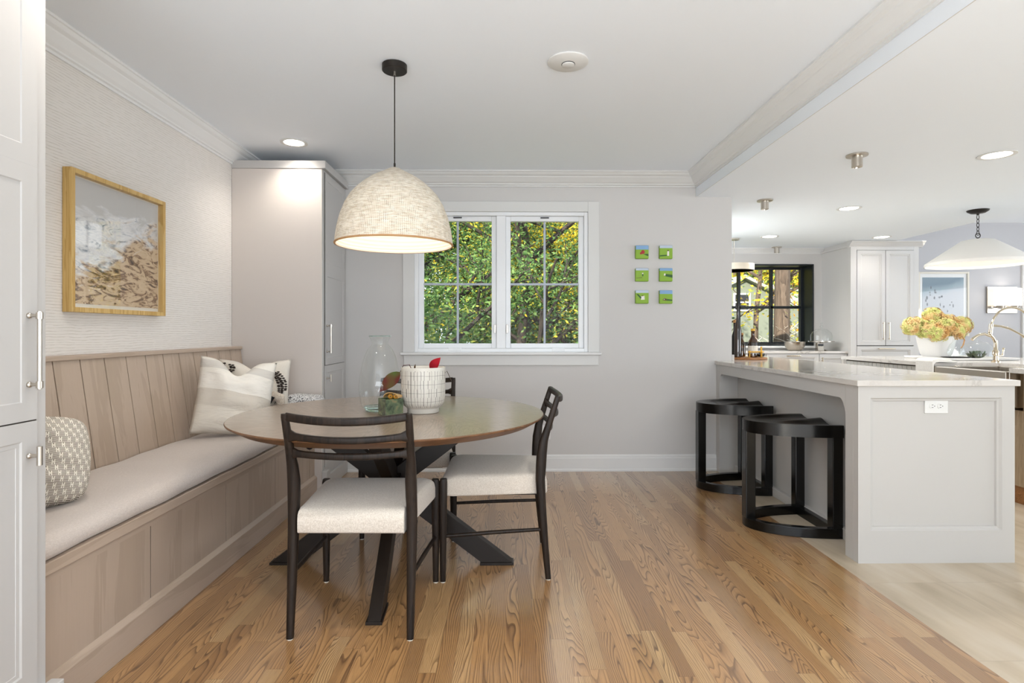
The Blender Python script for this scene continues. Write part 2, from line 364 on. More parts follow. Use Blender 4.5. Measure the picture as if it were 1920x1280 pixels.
# ------------------------------------------------------------------ mesh helpers
ORG = {}
class MB:
    def __init__(s): s.v = []; s.f = []; s.fm = []
    def add(s, vs, fs, mi=0):
        o = len(s.v); s.v += [tuple(p) for p in vs]; s.f += [tuple(o+i for i in f) for f in fs]; s.fm += [mi]*len(fs); return s
    def box(s, x0, x1, y0, y1, z0, z1, mi=0):
        v = [(x, y, z) for z in (z0, z1) for y in (y0, y1) for x in (x0, x1)]
        return s.add(v, [(0, 2, 3, 1), (4, 5, 7, 6), (0, 1, 5, 4), (2, 6, 7, 3), (0, 4, 6, 2), (1, 3, 7, 5)], mi)
    def loft(s, rings, cap=True, closed=False, mi=0):
        n = len(rings[0]); vs = [p for r in rings for p in r]; fs = []
        m = len(rings)
        for i in range(m if closed else m-1):
            a = i*n; b = ((i+1) % m)*n
            for j in range(n): k = (j+1) % n; fs.append((a+j, a+k, b+k, b+j))
        if cap and not closed: fs.append(tuple(range(n-1, -1, -1))); fs.append(tuple((m-1)*n+j for j in range(n)))
        return s.add(vs, fs, mi)
    def lathe(s, prof, c=(0, 0, 0), n=40, mi=0, cap=True):
        rings = [[(c[0]+r*math.cos(2*PI*j/n), c[1]+r*math.sin(2*PI*j/n), c[2]+z) for j in range(n)] for r, z in prof]
        return s.loft(rings, cap, False, mi)
    def tube(s, pts, r, n=8, mi=0, cap=True):
        pts = [Vector(p) for p in pts]; rs = r if hasattr(r, '__len__') else [r]*len(pts); rings = []
        up = None
        for i, p in enumerate(pts):
            d = (pts[min(i+1, len(pts)-1)]-pts[max(i-1, 0)]).normalized()
            if up is None: up = Vector((0, 0, 1)) if abs(d.z) < .9 else Vector((1, 0, 0))
            u = (up-d*up.dot(d)).normalized(); w = d.cross(u); up = u
            rings.append([tuple(p+u*rs[i]*math.cos(2*PI*j/n)+w*rs[i]*math.sin(2*PI*j/n)) for j in range(n)])
        return s.loft(rings, cap, False, mi)
    def sect(s, secs, axes='xy', n=16, e=2.6, mi=0):
        # lofted superellipse sections: (cx,cy,cz,a,b)
        ax = {'xy': ((1, 0, 0), (0, 1, 0)), 'yz': ((0, 1, 0), (0, 0, 1)), 'xz': ((1, 0, 0), (0, 0, 1))}[axes]
        rings = []
        for cx, cy, cz, a, b in secs:
            ring = []
            for j in range(n):
                t = 2*PI*(j+.5)/n; c, q = math.cos(t), math.sin(t)
                x = a*math.copysign(abs(c)**(2/e), c); y = b*math.copysign(abs(q)**(2/e), q)
                ring.append((cx+x*ax[0][0]+y*ax[1][0], cy+x*ax[0][1]+y*ax[1][1], cz+x*ax[0][2]+y*ax[1][2]))
            rings.append(ring)
        return s.loft(rings, True, False, mi)
    def beam(s, p0, p1, w, h, side=None, mi=0):
        p0, p1 = Vector(p0), Vector(p1); d = (p1-p0).normalized()
        sd = Vector(side) if side else Vector((0, 0, 1)).cross(d); sd = (sd-d*sd.dot(d)).normalized(); up = d.cross(sd)
        r = [[tuple(p+sd*w/2*a+up*h/2*b) for a, b in ((-1, -1), (1, -1), (1, 1), (-1, 1))] for p in (p0, p1)]
        return s.loft(r, True, False, mi)
    def prism(s, poly, axis, a, b, mi=0):
        # poly of 2D points in the other two axes (in xyz order) extruded along axis
        def P(u, v, w): return {'x': (w, u, v), 'y': (u, w, v), 'z': (u, v, w)}[axis]
        return s.loft([[P(u, v, a) for u, v in poly], [P(u, v, b) for u, v in poly]], True, False, mi)
    def sphere(s, c, r, n=16, m=10, sc=(1, 1, 1), mi=0):
        prof = [(max(1e-4, r*math.sin(PI*i/m)), -r*math.cos(PI*i/m)) for i in range(m+1)]
        rings = [[(c[0]+q*math.cos(2*PI*j/n)*sc[0], c[1]+q*math.sin(2*PI*j/n)*sc[1], c[2]+z*sc[2]) for j in range(n)] for q, z in prof]
        return s.loft(rings, True, False, mi)
    def quad(s, a, b, c, d, mi=0): return s.add([a, b, c, d], [(0, 1, 2, 3)], mi)
    def build(s, name, mat, parent=None, origin=None, smooth=False, bevel=0, ang=40, label=None, seg=2):
        if origin is None: origin = ORG.get(parent.name, (0, 0, 0)) if parent else (0, 0, 0)
        me = bpy.data.meshes.new(name); ox, oy, oz = origin
        me.from_pydata([(x-ox, y-oy, z-oz) for x, y, z in s.v], [], s.f)
        for m in (mat if isinstance(mat, list) else [mat]): me.materials.append(M[m] if isinstance(m, str) else m)
        if len(me.materials) > 1: me.polygons.foreach_set('material_index', s.fm)
        import bmesh
        b = bmesh.new(); b.from_mesh(me); bmesh.ops.recalc_face_normals(b, faces=b.faces); b.to_mesh(me); b.free()
        if smooth: me.polygons.foreach_set('use_smooth', [True]*len(me.polygons)); me.set_sharp_from_angle(angle=math.radians(ang))
        me.update()
        o = bpy.data.objects.new(name, me); COL.objects.link(o)
        ORG[o.name] = origin
        if parent: o.parent = parent
        else: o.location = origin
        if bevel:
            md = o.modifiers.new('bevel', 'BEVEL'); md.width = bevel; md.segments = seg; md.limit_method = 'ANGLE'; md.angle_limit = math.radians(35)
        if label: o['label'] = label
        return o
def thing(name, label, cat, loc=(0, 0, 0), rz=0, group=None, world=True):
    o = bpy.data.objects.new(name, None); COL.objects.link(o); o.empty_display_size = .1
    o.location = loc; o.rotation_euler = (0, 0, rz); tag(o, label, cat, group)
    ORG[o.name] = tuple(loc) if world else (0, 0, 0)
    return o
def tag(o, label, cat, group=None, kind=None):
    o['label'] = label; o['category'] = cat
    if group: o['group'] = group
    if kind: o['kind'] = kind
    return o
def structure(o): o['kind'] = 'structure'; return o
def dup(r, loc, label, rz=None, group=None):
    c = r.copy(); COL.objects.link(c); c.location = loc; c['label'] = label
    if rz is not None: c.rotation_euler = (0, 0, rz)
    if group: c['group'] = group
    ORG[c.name] = (0, 0, 0)
    for ch in list(r.children):
        d = ch.copy(); COL.objects.link(d); d.parent = c
        for g in list(ch.children): e = g.copy(); COL.objects.link(e); e.parent = d
    return c
def rects(mb, T, u0, u1, v0, v1, steps, mi=0):
    rings = [[T(u0+i, v0+i, w), T(u1-i, v0+i, w), T(u1-i, v1-i, w), T(u0+i, v1-i, w)] for i, w in steps]
    return mb.loft(rings, True, False, mi)
def shaker(mb, T, u0, u1, v0, v1, fw=.05, t=.02):
    return rects(mb, T, u0, u1, v0, v1, [(0, 0), (0, t-.002), (.002, t), (fw, t), (fw+.003, t-.006), (fw+.015, t-.008), (fw+.02, t-.015)])

# ------------------------------------------------------------------ room shell
H = 2.44; HK = 2.25; YW = 4.63; XL = -1.936; XB = 1.574
structure(MB().box(XL-.1, 1.64, -3.3, YW+.15, -.1, 0).build('floor', 'oak'))
structure(MB().box(1.64, 9.6, -3.3, 8.3, -.1, 0).build('floor_kitchen', 'tile'))
structure(MB().box(XL-.12, XB, -3.3, YW+.12, H, H+.12).build('ceiling', 'ceiling'))
structure(MB().box(XB, 4.77, -3.3, 7.62, HK, HK+.31).build('ceiling_kitchen', 'ceiling'))
structure(MB().box(4.77, 9.6, -3.3, 8.3, 2.72, 2.84).build('ceiling_right', 'ceiling'))
structure(MB().box(XL-.12, XL, -3.3, YW+.12, 0, H+.1).build('wall_left', 'wallpaper'))
WX0, WX1, WZ0, WZ1 = -.736, .683, .974, 2.121
wb = MB()
wb.box(XL-.12, WX0, YW, YW+.12, 0, H+.1).box(WX1, 1.871, YW, YW+.12, 0, H+.1).box(WX0, WX1, YW, YW+.12, 0, WZ0).box(WX0, WX1, YW, YW+.12, WZ1, H+.1)
structure(wb.build('wall_back', 'wall'))
kl = MB(); kl.box(1.75, 1.871, YW+.12, 5.4, 0, HK).box(1.75, 1.871, 6.9, 7.62, 0, HK).box(1.75, 1.871, 5.4, 6.9, 0, 1.1).box(1.75, 1.871, 5.4, 6.9, 2.05, HK)  # opening added in this hidden wall for the kitchen side lamp
structure(kl.build('wall_kitchen_left', 'wall'))
KX0, KX1, KZ0, KZ1 = 2.34, 4.126, .955, 2.043
kb = MB(); kb.box(1.871, KX0, 7.5, 7.62, 0, HK).box(KX1, 4.35, 7.5, 7.62, 0, HK).box(KX0, KX1, 7.5, 7.62, 0, KZ0).box(KX0, KX1, 7.5, 7.62, KZ1, HK)
structure(kb.build('wall_kitchen_back', 'wall'))
structure(MB().box(4.236, 4.30, 6.86, 7.5, 0, HK).build('wall_kitchen_return', 'wall'))
structure(MB().box(4.30, 4.9, 7.52, 7.62, 0, 2.6).build('wall_kitchen_cabinet', 'wall'))
structure(MB().box(4.9, 9.6, 8.1, 8.22, 0, 2.84).build('wall_far_right', 'graywall'))
structure(MB().box(4.9, 5.05, 7.5, 8.1, 0, 2.8).build('wall_kitchen_side', 'graywall'))
structure(MB().box(9.5, 9.62, -3.3, 8.3, 0, .5).box(9.5, 9.62, -3.3, 8.3, 2.5, 2.8).box(9.5, 9.62, 6.2, 8.3, .5, 2.5).build('wall_right', 'wall'))
rw = MB(); rw.box(XL-.12, -1.7, -3.4, -3.28, 0, H).box(2.4, 9.6, -3.4, -3.28, 0, 2.8).box(-1.7, 2.4, -3.4, -3.28, 2.35, 2.8).box(-1.7, 2.4, -3.4, -3.28, 0, .15)
structure(rw.build('wall_rear', 'wall'))
# crown moulding: profile (out from wall, down from ceiling)
CP = [(0, 0), (.095, 0), (.095, .012), (.088, .014), (.078, .030), (.062, .040), (.060, .046), (.035, .078), (.022, .090), (.020, .098), (.010, .102), (.010, .115), (0, .115)]
structure(MB().prism([(XL+a, H-b) for a, b in CP], 'y', -3.2, 4.62).build('trim_1', 'crown'))
structure(MB().prism([(YW-a, H-b) for a, b in CP], 'x', XL, XB).build('trim_2', 'trim2'))
structure(MB().prism([(XB-a, H-b) for a, b in CP], 'y', -3.2, YW).build('trim_3', 'crown'))
structure(MB().box(XB, XB+.004, -3.2, YW, HK-.001, HK).build('trim_4', 'trim2'))
BP = [(0, 0), (.022, 0), (.022, .012), (.018, .020), (.014, .022), (.014, .105), (.010, .112), (.010, .122), (.005, .134), (0, .135)]
structure(MB().prism([(YW-a, b) for a, b in BP], 'x', -1.29, 1.74).build('baseboard_back', 'trim'))
structure(MB().prism([(XB+.0-a*0-.0, 0), (1.0, 0), (1.0, .01)], 'y', -9, -8.99).build('trim_5', 'trim')) if False else None

tag(MB().box(-1.5, 2.4, -3.1, .9, .0, .012).build('added_bounce_rug', 'vase_white', origin=(.4, -1, 0)), 'large off-white rug added unseen on the floor behind the photographer to bounce light', 'rug')  # unseen pale sheet added to bounce neutral light onto the ceiling

# dining window
w1 = thing('window_1', '', '', (0, YW, WZ0)); structure(w1); del w1['label']; del w1['category']
cs = MB(); cs.box(-.828, WX0, YW-.018, YW, .974, 2.205).box(WX1, .775, YW-.018, YW, .974, 2.205).box(WX0, WX1, YW-.018, YW, WZ1, 2.205)
cs.build('window_casing', 'trim2', w1, bevel=.003)
MB().box(-.845, .792, YW-.045, YW, .952, .974).build('window_sill', 'trim', w1, bevel=.004)
MB().box(-.822, .770, YW-.016, YW, .866, .952).build('window_apron', 'trim2', w1, bevel=.003)
fr = MB(); fy0, fy1 = YW-.004, YW+.10
def ring_frame(mb, x0, x1, z0, z1, t, y0, y1, mi=0):
    mb.box(x0, x0+t, y0, y1, z0, z1, mi).box(x1-t, x1, y0, y1, z0, z1, mi).box(x0+t, x1-t, y0, y1, z0, z0+t, mi).box(x0+t, x1-t, y0, y1, z1-t, z1, mi); return mb
ring_frame(fr, WX0, WX1, WZ0, WZ1, .030, fy0, fy1); fr.box(-.066, .010, fy0+.008, fy1, WZ0+.03, WZ1-.03)
fr.build('window_frame', 'vinyl', w1, bevel=.003)
for k, (a, b) in enumerate(((-.706, -.066), (.010, .653))):
    sh = MB(); ring_frame(sh, a, b, WZ0+.03, WZ1-.03, .040, YW+.03, YW+.075)
    so = sh.build('sash', 'vinyl', w1, bevel=.004)
    ga, gb, gz0, gz1 = a+.04, b-.04, WZ0+.07, WZ1-.07
    MB().box(ga, gb, YW+.052, YW+.056, gz0, gz1).build('pane', 'glass', so)
    c = (ga+gb)/2; mz = 1.533
    MB().box(c-.009, c+.009, YW+.042, YW+.050, gz0, gz1).box(ga, gb, YW+.041, YW+.051, mz-.009, mz+.009).build('grille', 'grille', so, bevel=.002)
    cx = (c-.02 if k == 0 else c+.11)
    MB().box(cx-.055, cx+.055, YW-.006, YW+.026, WZ0+.008, WZ0+.036).build('crank', 'vinyl', w1, bevel=.006)
    MB().box(c-.035, c+.035, YW+.024, YW+.031, WZ1-.047, WZ1-.037).build('latch', 'slot', w1)
    lx = -.078 if k == 0 else .022
    MB().box(lx-.008, lx+.008, YW-.0, YW+.02, 1.13, 1.20).build('lock_lever', 'nickel', w1, bevel=.003)

# kitchen window, deep black box
w2 = thing('window_2', '', '', (3.2, 7.5, KZ0)); structure(w2); del w2['label']; del w2['category']
kf = MB(); ring_frame(kf, KX0-.02, KX1, KZ0, KZ1, .02, 7.485, 7.79); ring_frame(kf, KX0, KX1, KZ0+.0, KZ1, .045, 7.74, 7.80)
for x in (2.785, 3.23, 3.68): kf.box(x-.017, x+.017, 7.735, 7.79, KZ0, KZ1)
kf.box(KX0, KX1, 7.735, 7.79, 1.46, 1.495)
kf.build('window_frame', 'blackframe', w2, bevel=.002)
MB().box(KX0, KX1-.02, 7.765, 7.769, KZ0+.02, KZ1-.02).build('pane', 'glass', w2)
MB().box(KX0-.05, KX1+.0, 7.44, 7.5, KZ0-.03, KZ0).build('window_sill', 'trim', w2, bevel=.003)
structure(MB().box(7.49, 7.60, 8.07, 8.1, 0, 2.3).box(7.60, 8.6, 8.07, 8.1, 2.2, 2.3).build('trim_6', 'trim', bevel=.003))
# beam crown in kitchen corner
structure(MB().prism([(7.5-a*.8, HK-b*.6) for a, b in CP], 'x', 1.871, 4.236).build('trim_7', 'trim'))

# ------------------------------------------------------------------ tall cabinets on the left
def bar_pull(parent, x, y, z0, z1, out=.034, name='handle'):
    m = MB(); m.tube([(x+out, y, z0), (x+out, y, z1)], .0055, 12)
    for z in (z0+.012, z1-.012):
        m.tube([(x, y, z), (x+out+.004, y, z)], .0045, 10); m.lathe([(.0085, -.009), (.0085, .009)], (x+out, y, z), 12); m.sphere((x+.006, y, z), .008, 10, 6)
    return m.build(name, 'nickel', parent, smooth=True)
def tall_cabinet(y0, y1, handle_y, lo, hi, label, foot0, foot1):
    X = -1.293
    t = thing('tall_cabinet', label, 'cabinet', (-1.6, (y0+y1)/2, 0), group='tall cabinets at the ends of the bench')
    MB().box(XL+.001, X-.003, y0, y1, 0, 2.30).build('body', 'cab', t, bevel=.002)
    MB().box(XL+.001, X+.022, y0-.016, y1+.016 if y1 < 4 else y1, 2.30, 2.356).build('cornice', 'cab', t, bevel=.003)
    MB().box(X-.003, X+.018, y0, y1, .0, .10).box(X-.003, X+.034, foot0, foot1, 0, .150).build('plinth', 'cab', t, bevel=.003)
    T = lambda u, v, w: (X-.002+w, u, v)
    a = MB(); rects(a, T, lo, hi, .90, 2.285, [(0, 0), (0, .003)])
    for (v0, v1) in ((.90, 1.593), (1.5931, 2.285)):
        e = .05 if v0 < 1 else .05
        rects(a, T, lo, hi, v0, v1, [(0, 0), (0, .0055), (.050, .0055), (.054, .002), (.064, .0015), (.067, -.003)])
    d = a.build('upper_door', 'cab', t)
    bar_pull(d, X, handle_y, .985, 1.196)
    b = MB(); rects(b, T, lo, hi, .165, .896, [(0, 0), (0, .0055), (.050, .0055), (.054, .002), (.064, .0015), (.067, -.003)])
    d = b.build('lower_door', 'cab', t)
    m = MB(); m.tube([(X, handle_y, .804), (X+.034, handle_y, .804)], .0048, 10).tube([(X+.034, handle_y, .779), (X+.034, handle_y, .83)], .0068, 12).sphere((X+.006, handle_y, .804), .008, 10, 6)
    m.build('handle', 'nickel', d, smooth=True)
    # shadow gap round the doors
    g = MB(); g.box(X-.0035, X-.0018, hi, hi+.003, .165, 2.29) if hi < 2 else g.box(X-.0035, X-.0018, lo-.003, lo, .165, 2.29)
    g.box(X-.0035, X-.0016, lo, hi, .894, .902).build('door_gap', 'groove', t)
    return t
tall_cabinet(.95, 1.615, 1.548, 1.0, 1.578, 'white panelled tall cabinet in the near left foreground, bench starting behind it', 1.56, 1.635)
tc2 = tall_cabinet(4.045, 4.628, 4.12, 4.088, 4.585, 'white tall cabinet in the far corner beside the window wall', 4.03, 4.10)
MB().box(XL+.001, -1.298, 4.036, 4.046, 0, 2.30).build('side_panel', 'greige', tc2, bevel=.002)

# ------------------------------------------------------------------ bench
bn = thing('built_in_bench', 'greyed wood built-in bench with grooved leaning backrest along the left wall', 'bench', (-1.6, 2.83, 0))
BY0, BY1 = 1.618, 4.034; BX = -1.345
MB().box(XL+.001, BX-.022, BY0, BY1, 0, .44).build('carcass', 'bench_wood', bn)
MB().box(XL+.001, BX+.008, BY0, BY1, .425, .463).build('seat_rail', 'bench_wood_h', bn, bevel=.003)
MB().box(BX-.022, BX-.004, BY0, BY1, .40, .425).build('upper_rail', 'bench_wood_h', bn)
ys = [BY0, 2.177, 2.763, 3.350, 3.936]
for a, b in zip(ys[:-1], ys[1:]):
    MB().box(BX-.022, BX-.006, a+.0025, b-.0025, .12, .40).build('front_panel', 'bench_wood', bn)
MB().box(BX-.022, BX-.004, 3.9385, BY1, .12, .40).build('front_stile', 'bench_wood', bn, bevel=.002)
MB().box(BX-.030, BX-.0072, BY0, BY1, .12, .40).build('panel_backing', 'groove', bn)
MB().prism([(BX-.022, 0), (BX+.014, 0), (BX+.014, .108), (BX-.004, .124), (BX-.022, .124)], 'y', BY0, BY1).build('kickboard', 'bench_wood_h', bn, bevel=.002)
# backrest boards, leaning
def bx(z): return -1.795-.075*(z-.50)/.52
gy = [BY0+.13*0]+[2.513-.151*k for k in range(5, 0, -1)]+[2.513+.151*k for k in range(0, 10)]+[BY1]
gy = [BY0]+sorted(y for y in gy if BY0+.01 < y < BY1-.01)+[BY1]
br = MB(); bk = MB()
for a, b in zip(gy[:-1], gy[1:]):
    q = [(bx(.50), .50), (bx(1.02), 1.02), (bx(1.02)-.014, 1.02), (bx(.50)-.014, .50)]
    br.prism([(x, z) for x, z in q], 'y', a+.003, b-.003)
br.build('backrest', 'bench_wood', bn)
MB().prism([(bx(.50)-.010, .50), (bx(1.02)-.010, 1.02), (XL+.001, 1.02), (XL+.001, .50)], 'y', BY0, BY1).build('backrest_core', 'groove', bn)
MB().box(XL+.001, -1.858, BY0, BY1, 1.018, 1.038).build('cap_rail', 'bench_wood_h', bn, bevel=.003)
# seat cushion
cu = MB()
prof = [(-1.790, .464), (-1.362, .464), (-1.347, .470), (-1.338, .485), (-1.338, .508), (-1.350, .528), (-1.378, .540), (-1.45, .546), (-1.60, .548), (-1.74, .545), (-1.790, .540)]
rings = []
N = 60
for i in range(N+1):
    y = BY0+.005+(BY1-.012-BY0)*i/N; e = min(i, N-i); sh = [.018, .006, .0][e] if e < 3 else 0
    wob = .003*math.sin(y*9)+.002*math.sin(y*23)
    rings.append([(x+(wob if x > -1.4 else 0), y, z-(sh if z > .5 else 0)+(wob*.8 if z > .52 else 0)) for x, z in prof])
tag(cu.loft(rings).build('bench_cushion', 'bench_fabric', origin=(-1.57, 2.83, .464), smooth=True, ang=60), 'long taupe fabric seat cushion running the length of the wooden bench', 'cushion')

# ------------------------------------------------------------------ pillows
def pillow(name, w, h, T, mat, loc, normal, roll=0, lean_seed=1, wr=.006, up=(0, 0, 1), dent=0, rc=0):
    rnd = random.Random(lean_seed); n = 26; m = MB(); a1, a2, a3 = rnd.random()*6, rnd.random()*6, rnd.random()*6
    def P(u, v, s):
        pin = 1-.055*(1-u*u)*0
        k = 1-.07*(1-abs(v)**2.2) if True else 1
        l = 1-.07*(1-abs(u)**2.2)
        q_ = 1-rc*u*u*v*v; x = w/2*u*k*q_; z = h/2*v*l*q_
        z -= dent*math.exp(-(u/.35)**2)*max(0, v)**2
        th = T/2*max(0, (1-abs(u)**2.6))**.62*max(0, (1-abs(v)**2.6))**.62
        th *= 1-.10*math.sin(a1+3*u+2*v)*.6
        th += wr*math.sin(a2+7*u+5*v*v+a3)*max(0, (1-u*u)*(1-v*v))+wr*.6*math.sin(13*v+5*u*u+a1)*max(0, (1-u*u)*(1-v*v))
        return (x, s*th, z)
    vs = []; fs = []
    for s in (-1, 1):
        o = len(vs)
        for i in range(n+1):
            for j in range(n+1): vs.append(P(-1+2*i/n, -1+2*j/n, s))
        for i in range(n):
            for j in range(n):
                q = (o+i*(n+1)+j, o+(i+1)*(n+1)+j, o+(i+1)*(n+1)+j+1, o+i*(n+1)+j+1); fs.append(q if s > 0 else q[::-1])
    m.add(vs, fs)
    o = m.build(name, mat, None, smooth=True, ang=75)
    md = o.modifiers.new('weld', 'WELD'); md.merge_threshold = .0008
    nn = Vector(normal).normalized(); upv = Vector(up); xx = upv.cross(nn)*-1; xx = nn.cross(upv)*-1
    yv = -nn; zz = (upv-nn*upv.dot(nn)).normalized(); xv = yv.cross(zz)
    R = Matrix((xv, yv, zz)).transposed() @ Matrix.Rotation(roll, 3, 'Y')
    o.rotation_euler = R.to_euler(); o.location = loc
    return o
p = pillow('throw_pillow', .36, .34, .23, 'pattern_pillow', (-1.60, 1.935, .700), (.80, -.58, .38), .10, 3, .012, rc=.22)
tag(p, 'small brown and cream geometric pillow at the near end of the bench', 'pillow')
p = pillow('throw_pillow', .42, .46, .21, 'striped_pillow', (-1.560, 3.29, .765), (.42, -.86, .26), .13, 5, .016, dent=.10, rc=.03)
tag(p, 'large cream pillow with pale grey bands leaning on the backrest', 'pillow')
p = pillow('throw_pillow', .43, .43, .15, 'plain_pillow', (-1.615, 3.68, .752), (.33, -.94, .22), .02, 9, .004, dent=.06)
tag(p, 'ivory pillow with dark vine embroidery behind the banded pillow', 'pillow')
em = MB(); rnd = random.Random(4)
def sprig(u0, v0, u1, v1, k, bend=.03):
    for i in range(k):
        t = i/(k-1); u = u0+(u1-u0)*t+bend*math.sin(t*PI); v = v0+(v1-v0)*t
        for s in (-1, 1):
            x = u+s*.009; z = v+rnd.uniform(-.004, .004)
            U = x/.235; V = z/.225; th = .075*max(0, (1-abs(U)**2.6))**.62*max(0, (1-abs(V)**2.6))**.62*1.06+.004
            em.sphere((x, -th, z-.06*math.exp(-(U/.35)**2)*max(0, V)**2), .0072, 6, 4, (1.3, .5, .75))
sprig(-.190, .185, -.170, .02, 14, -.02); sprig(-.140, .172, -.190, .10, 7); em.build('embroidery', 'embroidery', p); em = MB()
sprig(.065, .16, .155, -.02, 18, .03); sprig(.155, -.02, .06, -.2, 18, .02); sprig(.13, .12, .175, .0, 10, .02); sprig(.03, .10, .09, .12, 6)
e = em.build('embroidery', 'embroidery', p); 
# flecked throw, tan roll, black strap
bl = MB(); rings = []
def blob(mb, c, r, seed, nu=24, nv=14, amp=.12, mi=0):
    rd = random.Random(seed); ph = [rd.random()*6 for _ in range(6)]; rings = []
    for i in range(nv+1):
        th = PI*i/nv; ring = []
        for j in range(nu):
            a = 2*PI*j/nu; d = (math.sin(th)*math.cos(a), math.sin(th)*math.sin(a), -math.cos(th))
            e = 1+amp*(math.sin(3*d[0]*2+ph[0])+math.sin(5*d[1]+ph[1])+math.sin(4*d[2]+ph[2]+3*d[0]))/2
            sx = [math.copysign(abs(q)**.7, q) for q in d]
            ring.append((c[0]+r[0]*sx[0]*e, c[1]+r[1]*sx[1]*e, c[2]+r[2]*sx[2]*(e if sx[2] > 0 else 1)))
        rings.append(ring)
    return mb.loft(rings, True, False, mi)
blob(bl, (-1.50, 3.87, .614), (.17, .12, .066), 2); blob(bl, (-1.38, 3.88, .655), (.13, .10, .060), 5)
fl = [(-1.50, .650), (-1.36, .640), (-1.318, .610), (-1.308, .54), (-1.304, .47), (-1.300, .40), (-1.312, .40), (-1.318, .54), (-1.35, .60), (-1.50, .60)]
bl.prism(fl, 'y', 3.77, 3.98)
th = thing('folded_throw', 'black flecked white throw folded on the far end of the bench', 'blanket', (-1.5, 3.8, .546))
bl.build('throw_cloth', 'speckle', th, smooth=True, ang=50)
for y in (3.72+.06, 3.89): MB().sphere((-1.296, y, .385), .026, 14, 10, (1, 1, 1.1)).build('pompom', 'black_cloth', th, smooth=True)
b2 = MB(); pts = [(-1.62+.0, 3.60, .60), (-1.56, 3.60, .66), (-1.50, 3.60, .715), (-1.46, 3.61, .735), (-1.43, 3.62, .72), (-1.43, 3.63, .68), (-1.46, 3.63, .655)]
b2.tube(pts, [.022, .026, .03, .032, .032, .03, .024], 12)
tag(b2.build('fabric_roll', 'tan_boucle', origin=(-1.5, 3.6, .6), smooth=True), 'tan nubby fabric roll curling up beside the embroidered pillow', 'fabric roll')
b3 = MB(); b3.tube([(-1.60, 3.56, .575), (-1.575, 3.555, .62), (-1.555, 3.55, .655), (-1.51, 3.55, .672), (-1.47, 3.555, .70), (-1.455, 3.565, .735)], [.010, .014, .018, .014, .013, .016], 10)
b3.tube([(-1.555, 3.55, .655), (-1.57, 3.55, .685), (-1.585, 3.56, .70)], [.012, .008, .005], 8)
tag(b3.build('black_ribbon', 'black_cloth', origin=(-1.55, 3.55, .6), smooth=True), 'black fabric tie between the banded pillow and the throw', 'ribbon')

# ------------------------------------------------------------------ framed print on wallpaper
fa = thing('framed_print', 'aerial coast print in deep honey oak frame on the textured wall', 'picture', (-1.92, 2.84, 1.54))
FX0, FX1 = XL+.002, -1.893; y0, y1, z0, z1 = 2.498, 3.185, 1.228, 1.864
f = MB(); t_ = .022
f.box(FX0, FX1, y0, y0+t_, z0, z1).box(FX0, FX1, y1-t_, y1, z0, z1).box(FX0, FX1, y0+t_, y1-t_, z0, z0+t_).box(FX0, FX1, y0+t_, y1-t_, z1-t_, z1)
f.build('frame', 'frame_wood', fa, bevel=.0015)
MB().box(FX0+.004, FX0+.012, y0+t_, y1-t_, z0+t_, z1-t_).build('mat_board', 'label', fa)
ORG['x'] = 0
pr = MB().box(FX0+.012, FX0+.0135, y0+t_+.006, y1-t_-.006, z0+t_+.018, z1-t_-.006).build('print', 'coast', fa)
MB().box(FX1-.010, FX1-.008, y0+t_, y1-t_, z0+t_, z1-t_).build('picture_glass', 'pane_reflect', fa)

# ------------------------------------------------------------------ dining table
TX, TY, TZ = -.552, 2.80, .742
tb = thing('dining_table', 'round grey-brown oak pedestal table with crossed dark legs', 'table', (TX, TY, 0))
top = MB().lathe([(.05, TZ-.040), (.655, TZ-.040), (.690, TZ-.038), (.735, TZ-.013), (.7435, TZ-.008), (.745, TZ-.004), (.742, TZ)], (TX, TY, 0), 160)
top.build('tabletop', ['table_wood'], tb, smooth=True, ang=25)
tm = tb.children[0]
tm.data.materials.append(M['table_edge'])
for p_ in tm.data.polygons:
    if abs(p_.normal.z) < .98: p_.material_index = 1
for s, ax in ((1, 'x'), (-1, 'x'), (1, 'y'), (-1, 'y')):
    R0, R1 = .515, .39
    if ax == 'x': p0 = (TX-s*R0, TY+.008*s, .012); p1 = (TX+s*R1, TY+.008*s, .700); sd = (0, 1, 0)
    else: p0 = (TX+.04*(1 if s > 0 else 0)+.0, TY-s*R0, .012); p1 = (TX, TY+s*R1, .700); sd = (1, 0, 0)
    m = MB(); P0 = Vector(p0); P1 = Vector(p1); d = (P1-P0)/(P1-P0).length
    hz = Vector((d.x, d.y, 0)).normalized()*(.046/abs(d.z) if True else .04); sv = Vector(sd)*.026
    m.loft([[tuple(P0-hz-sv), tuple(P0+hz-sv), tuple(P0+hz+sv), tuple(P0-hz+sv)], [tuple(P1-hz-sv), tuple(P1+hz-sv), tuple(P1+hz+sv), tuple(P1-hz+sv)]])
    lg = m.build('leg', 'blackmetal', tb, bevel=.002)
    h2 = hz*1.08; s2 = sv*1.25; B = Vector((P0.x, P0.y, 0))
    MB().loft([[tuple(B-h2-s2), tuple(B+h2-s2), tuple(B+h2+s2), tuple(B-h2+s2)], [tuple(B-h2-s2+Vector((0, 0, .012))), tuple(B+h2-s2+Vector((0, 0, .012))), tuple(B+h2+s2+Vector((0, 0, .012))), tuple(B-h2+s2+Vector((0, 0, .012)))]]).build('foot_plate', 'blackmetal', lg, bevel=.001)
MB().box(TX-.46, TX+.46, TY-.05, TY+.05, .696, .7025).box(TX-.05, TX+.05, TY-.46, TY+.46, .6955, .7025).build('mounting_plate', 'blackmetal', tb)

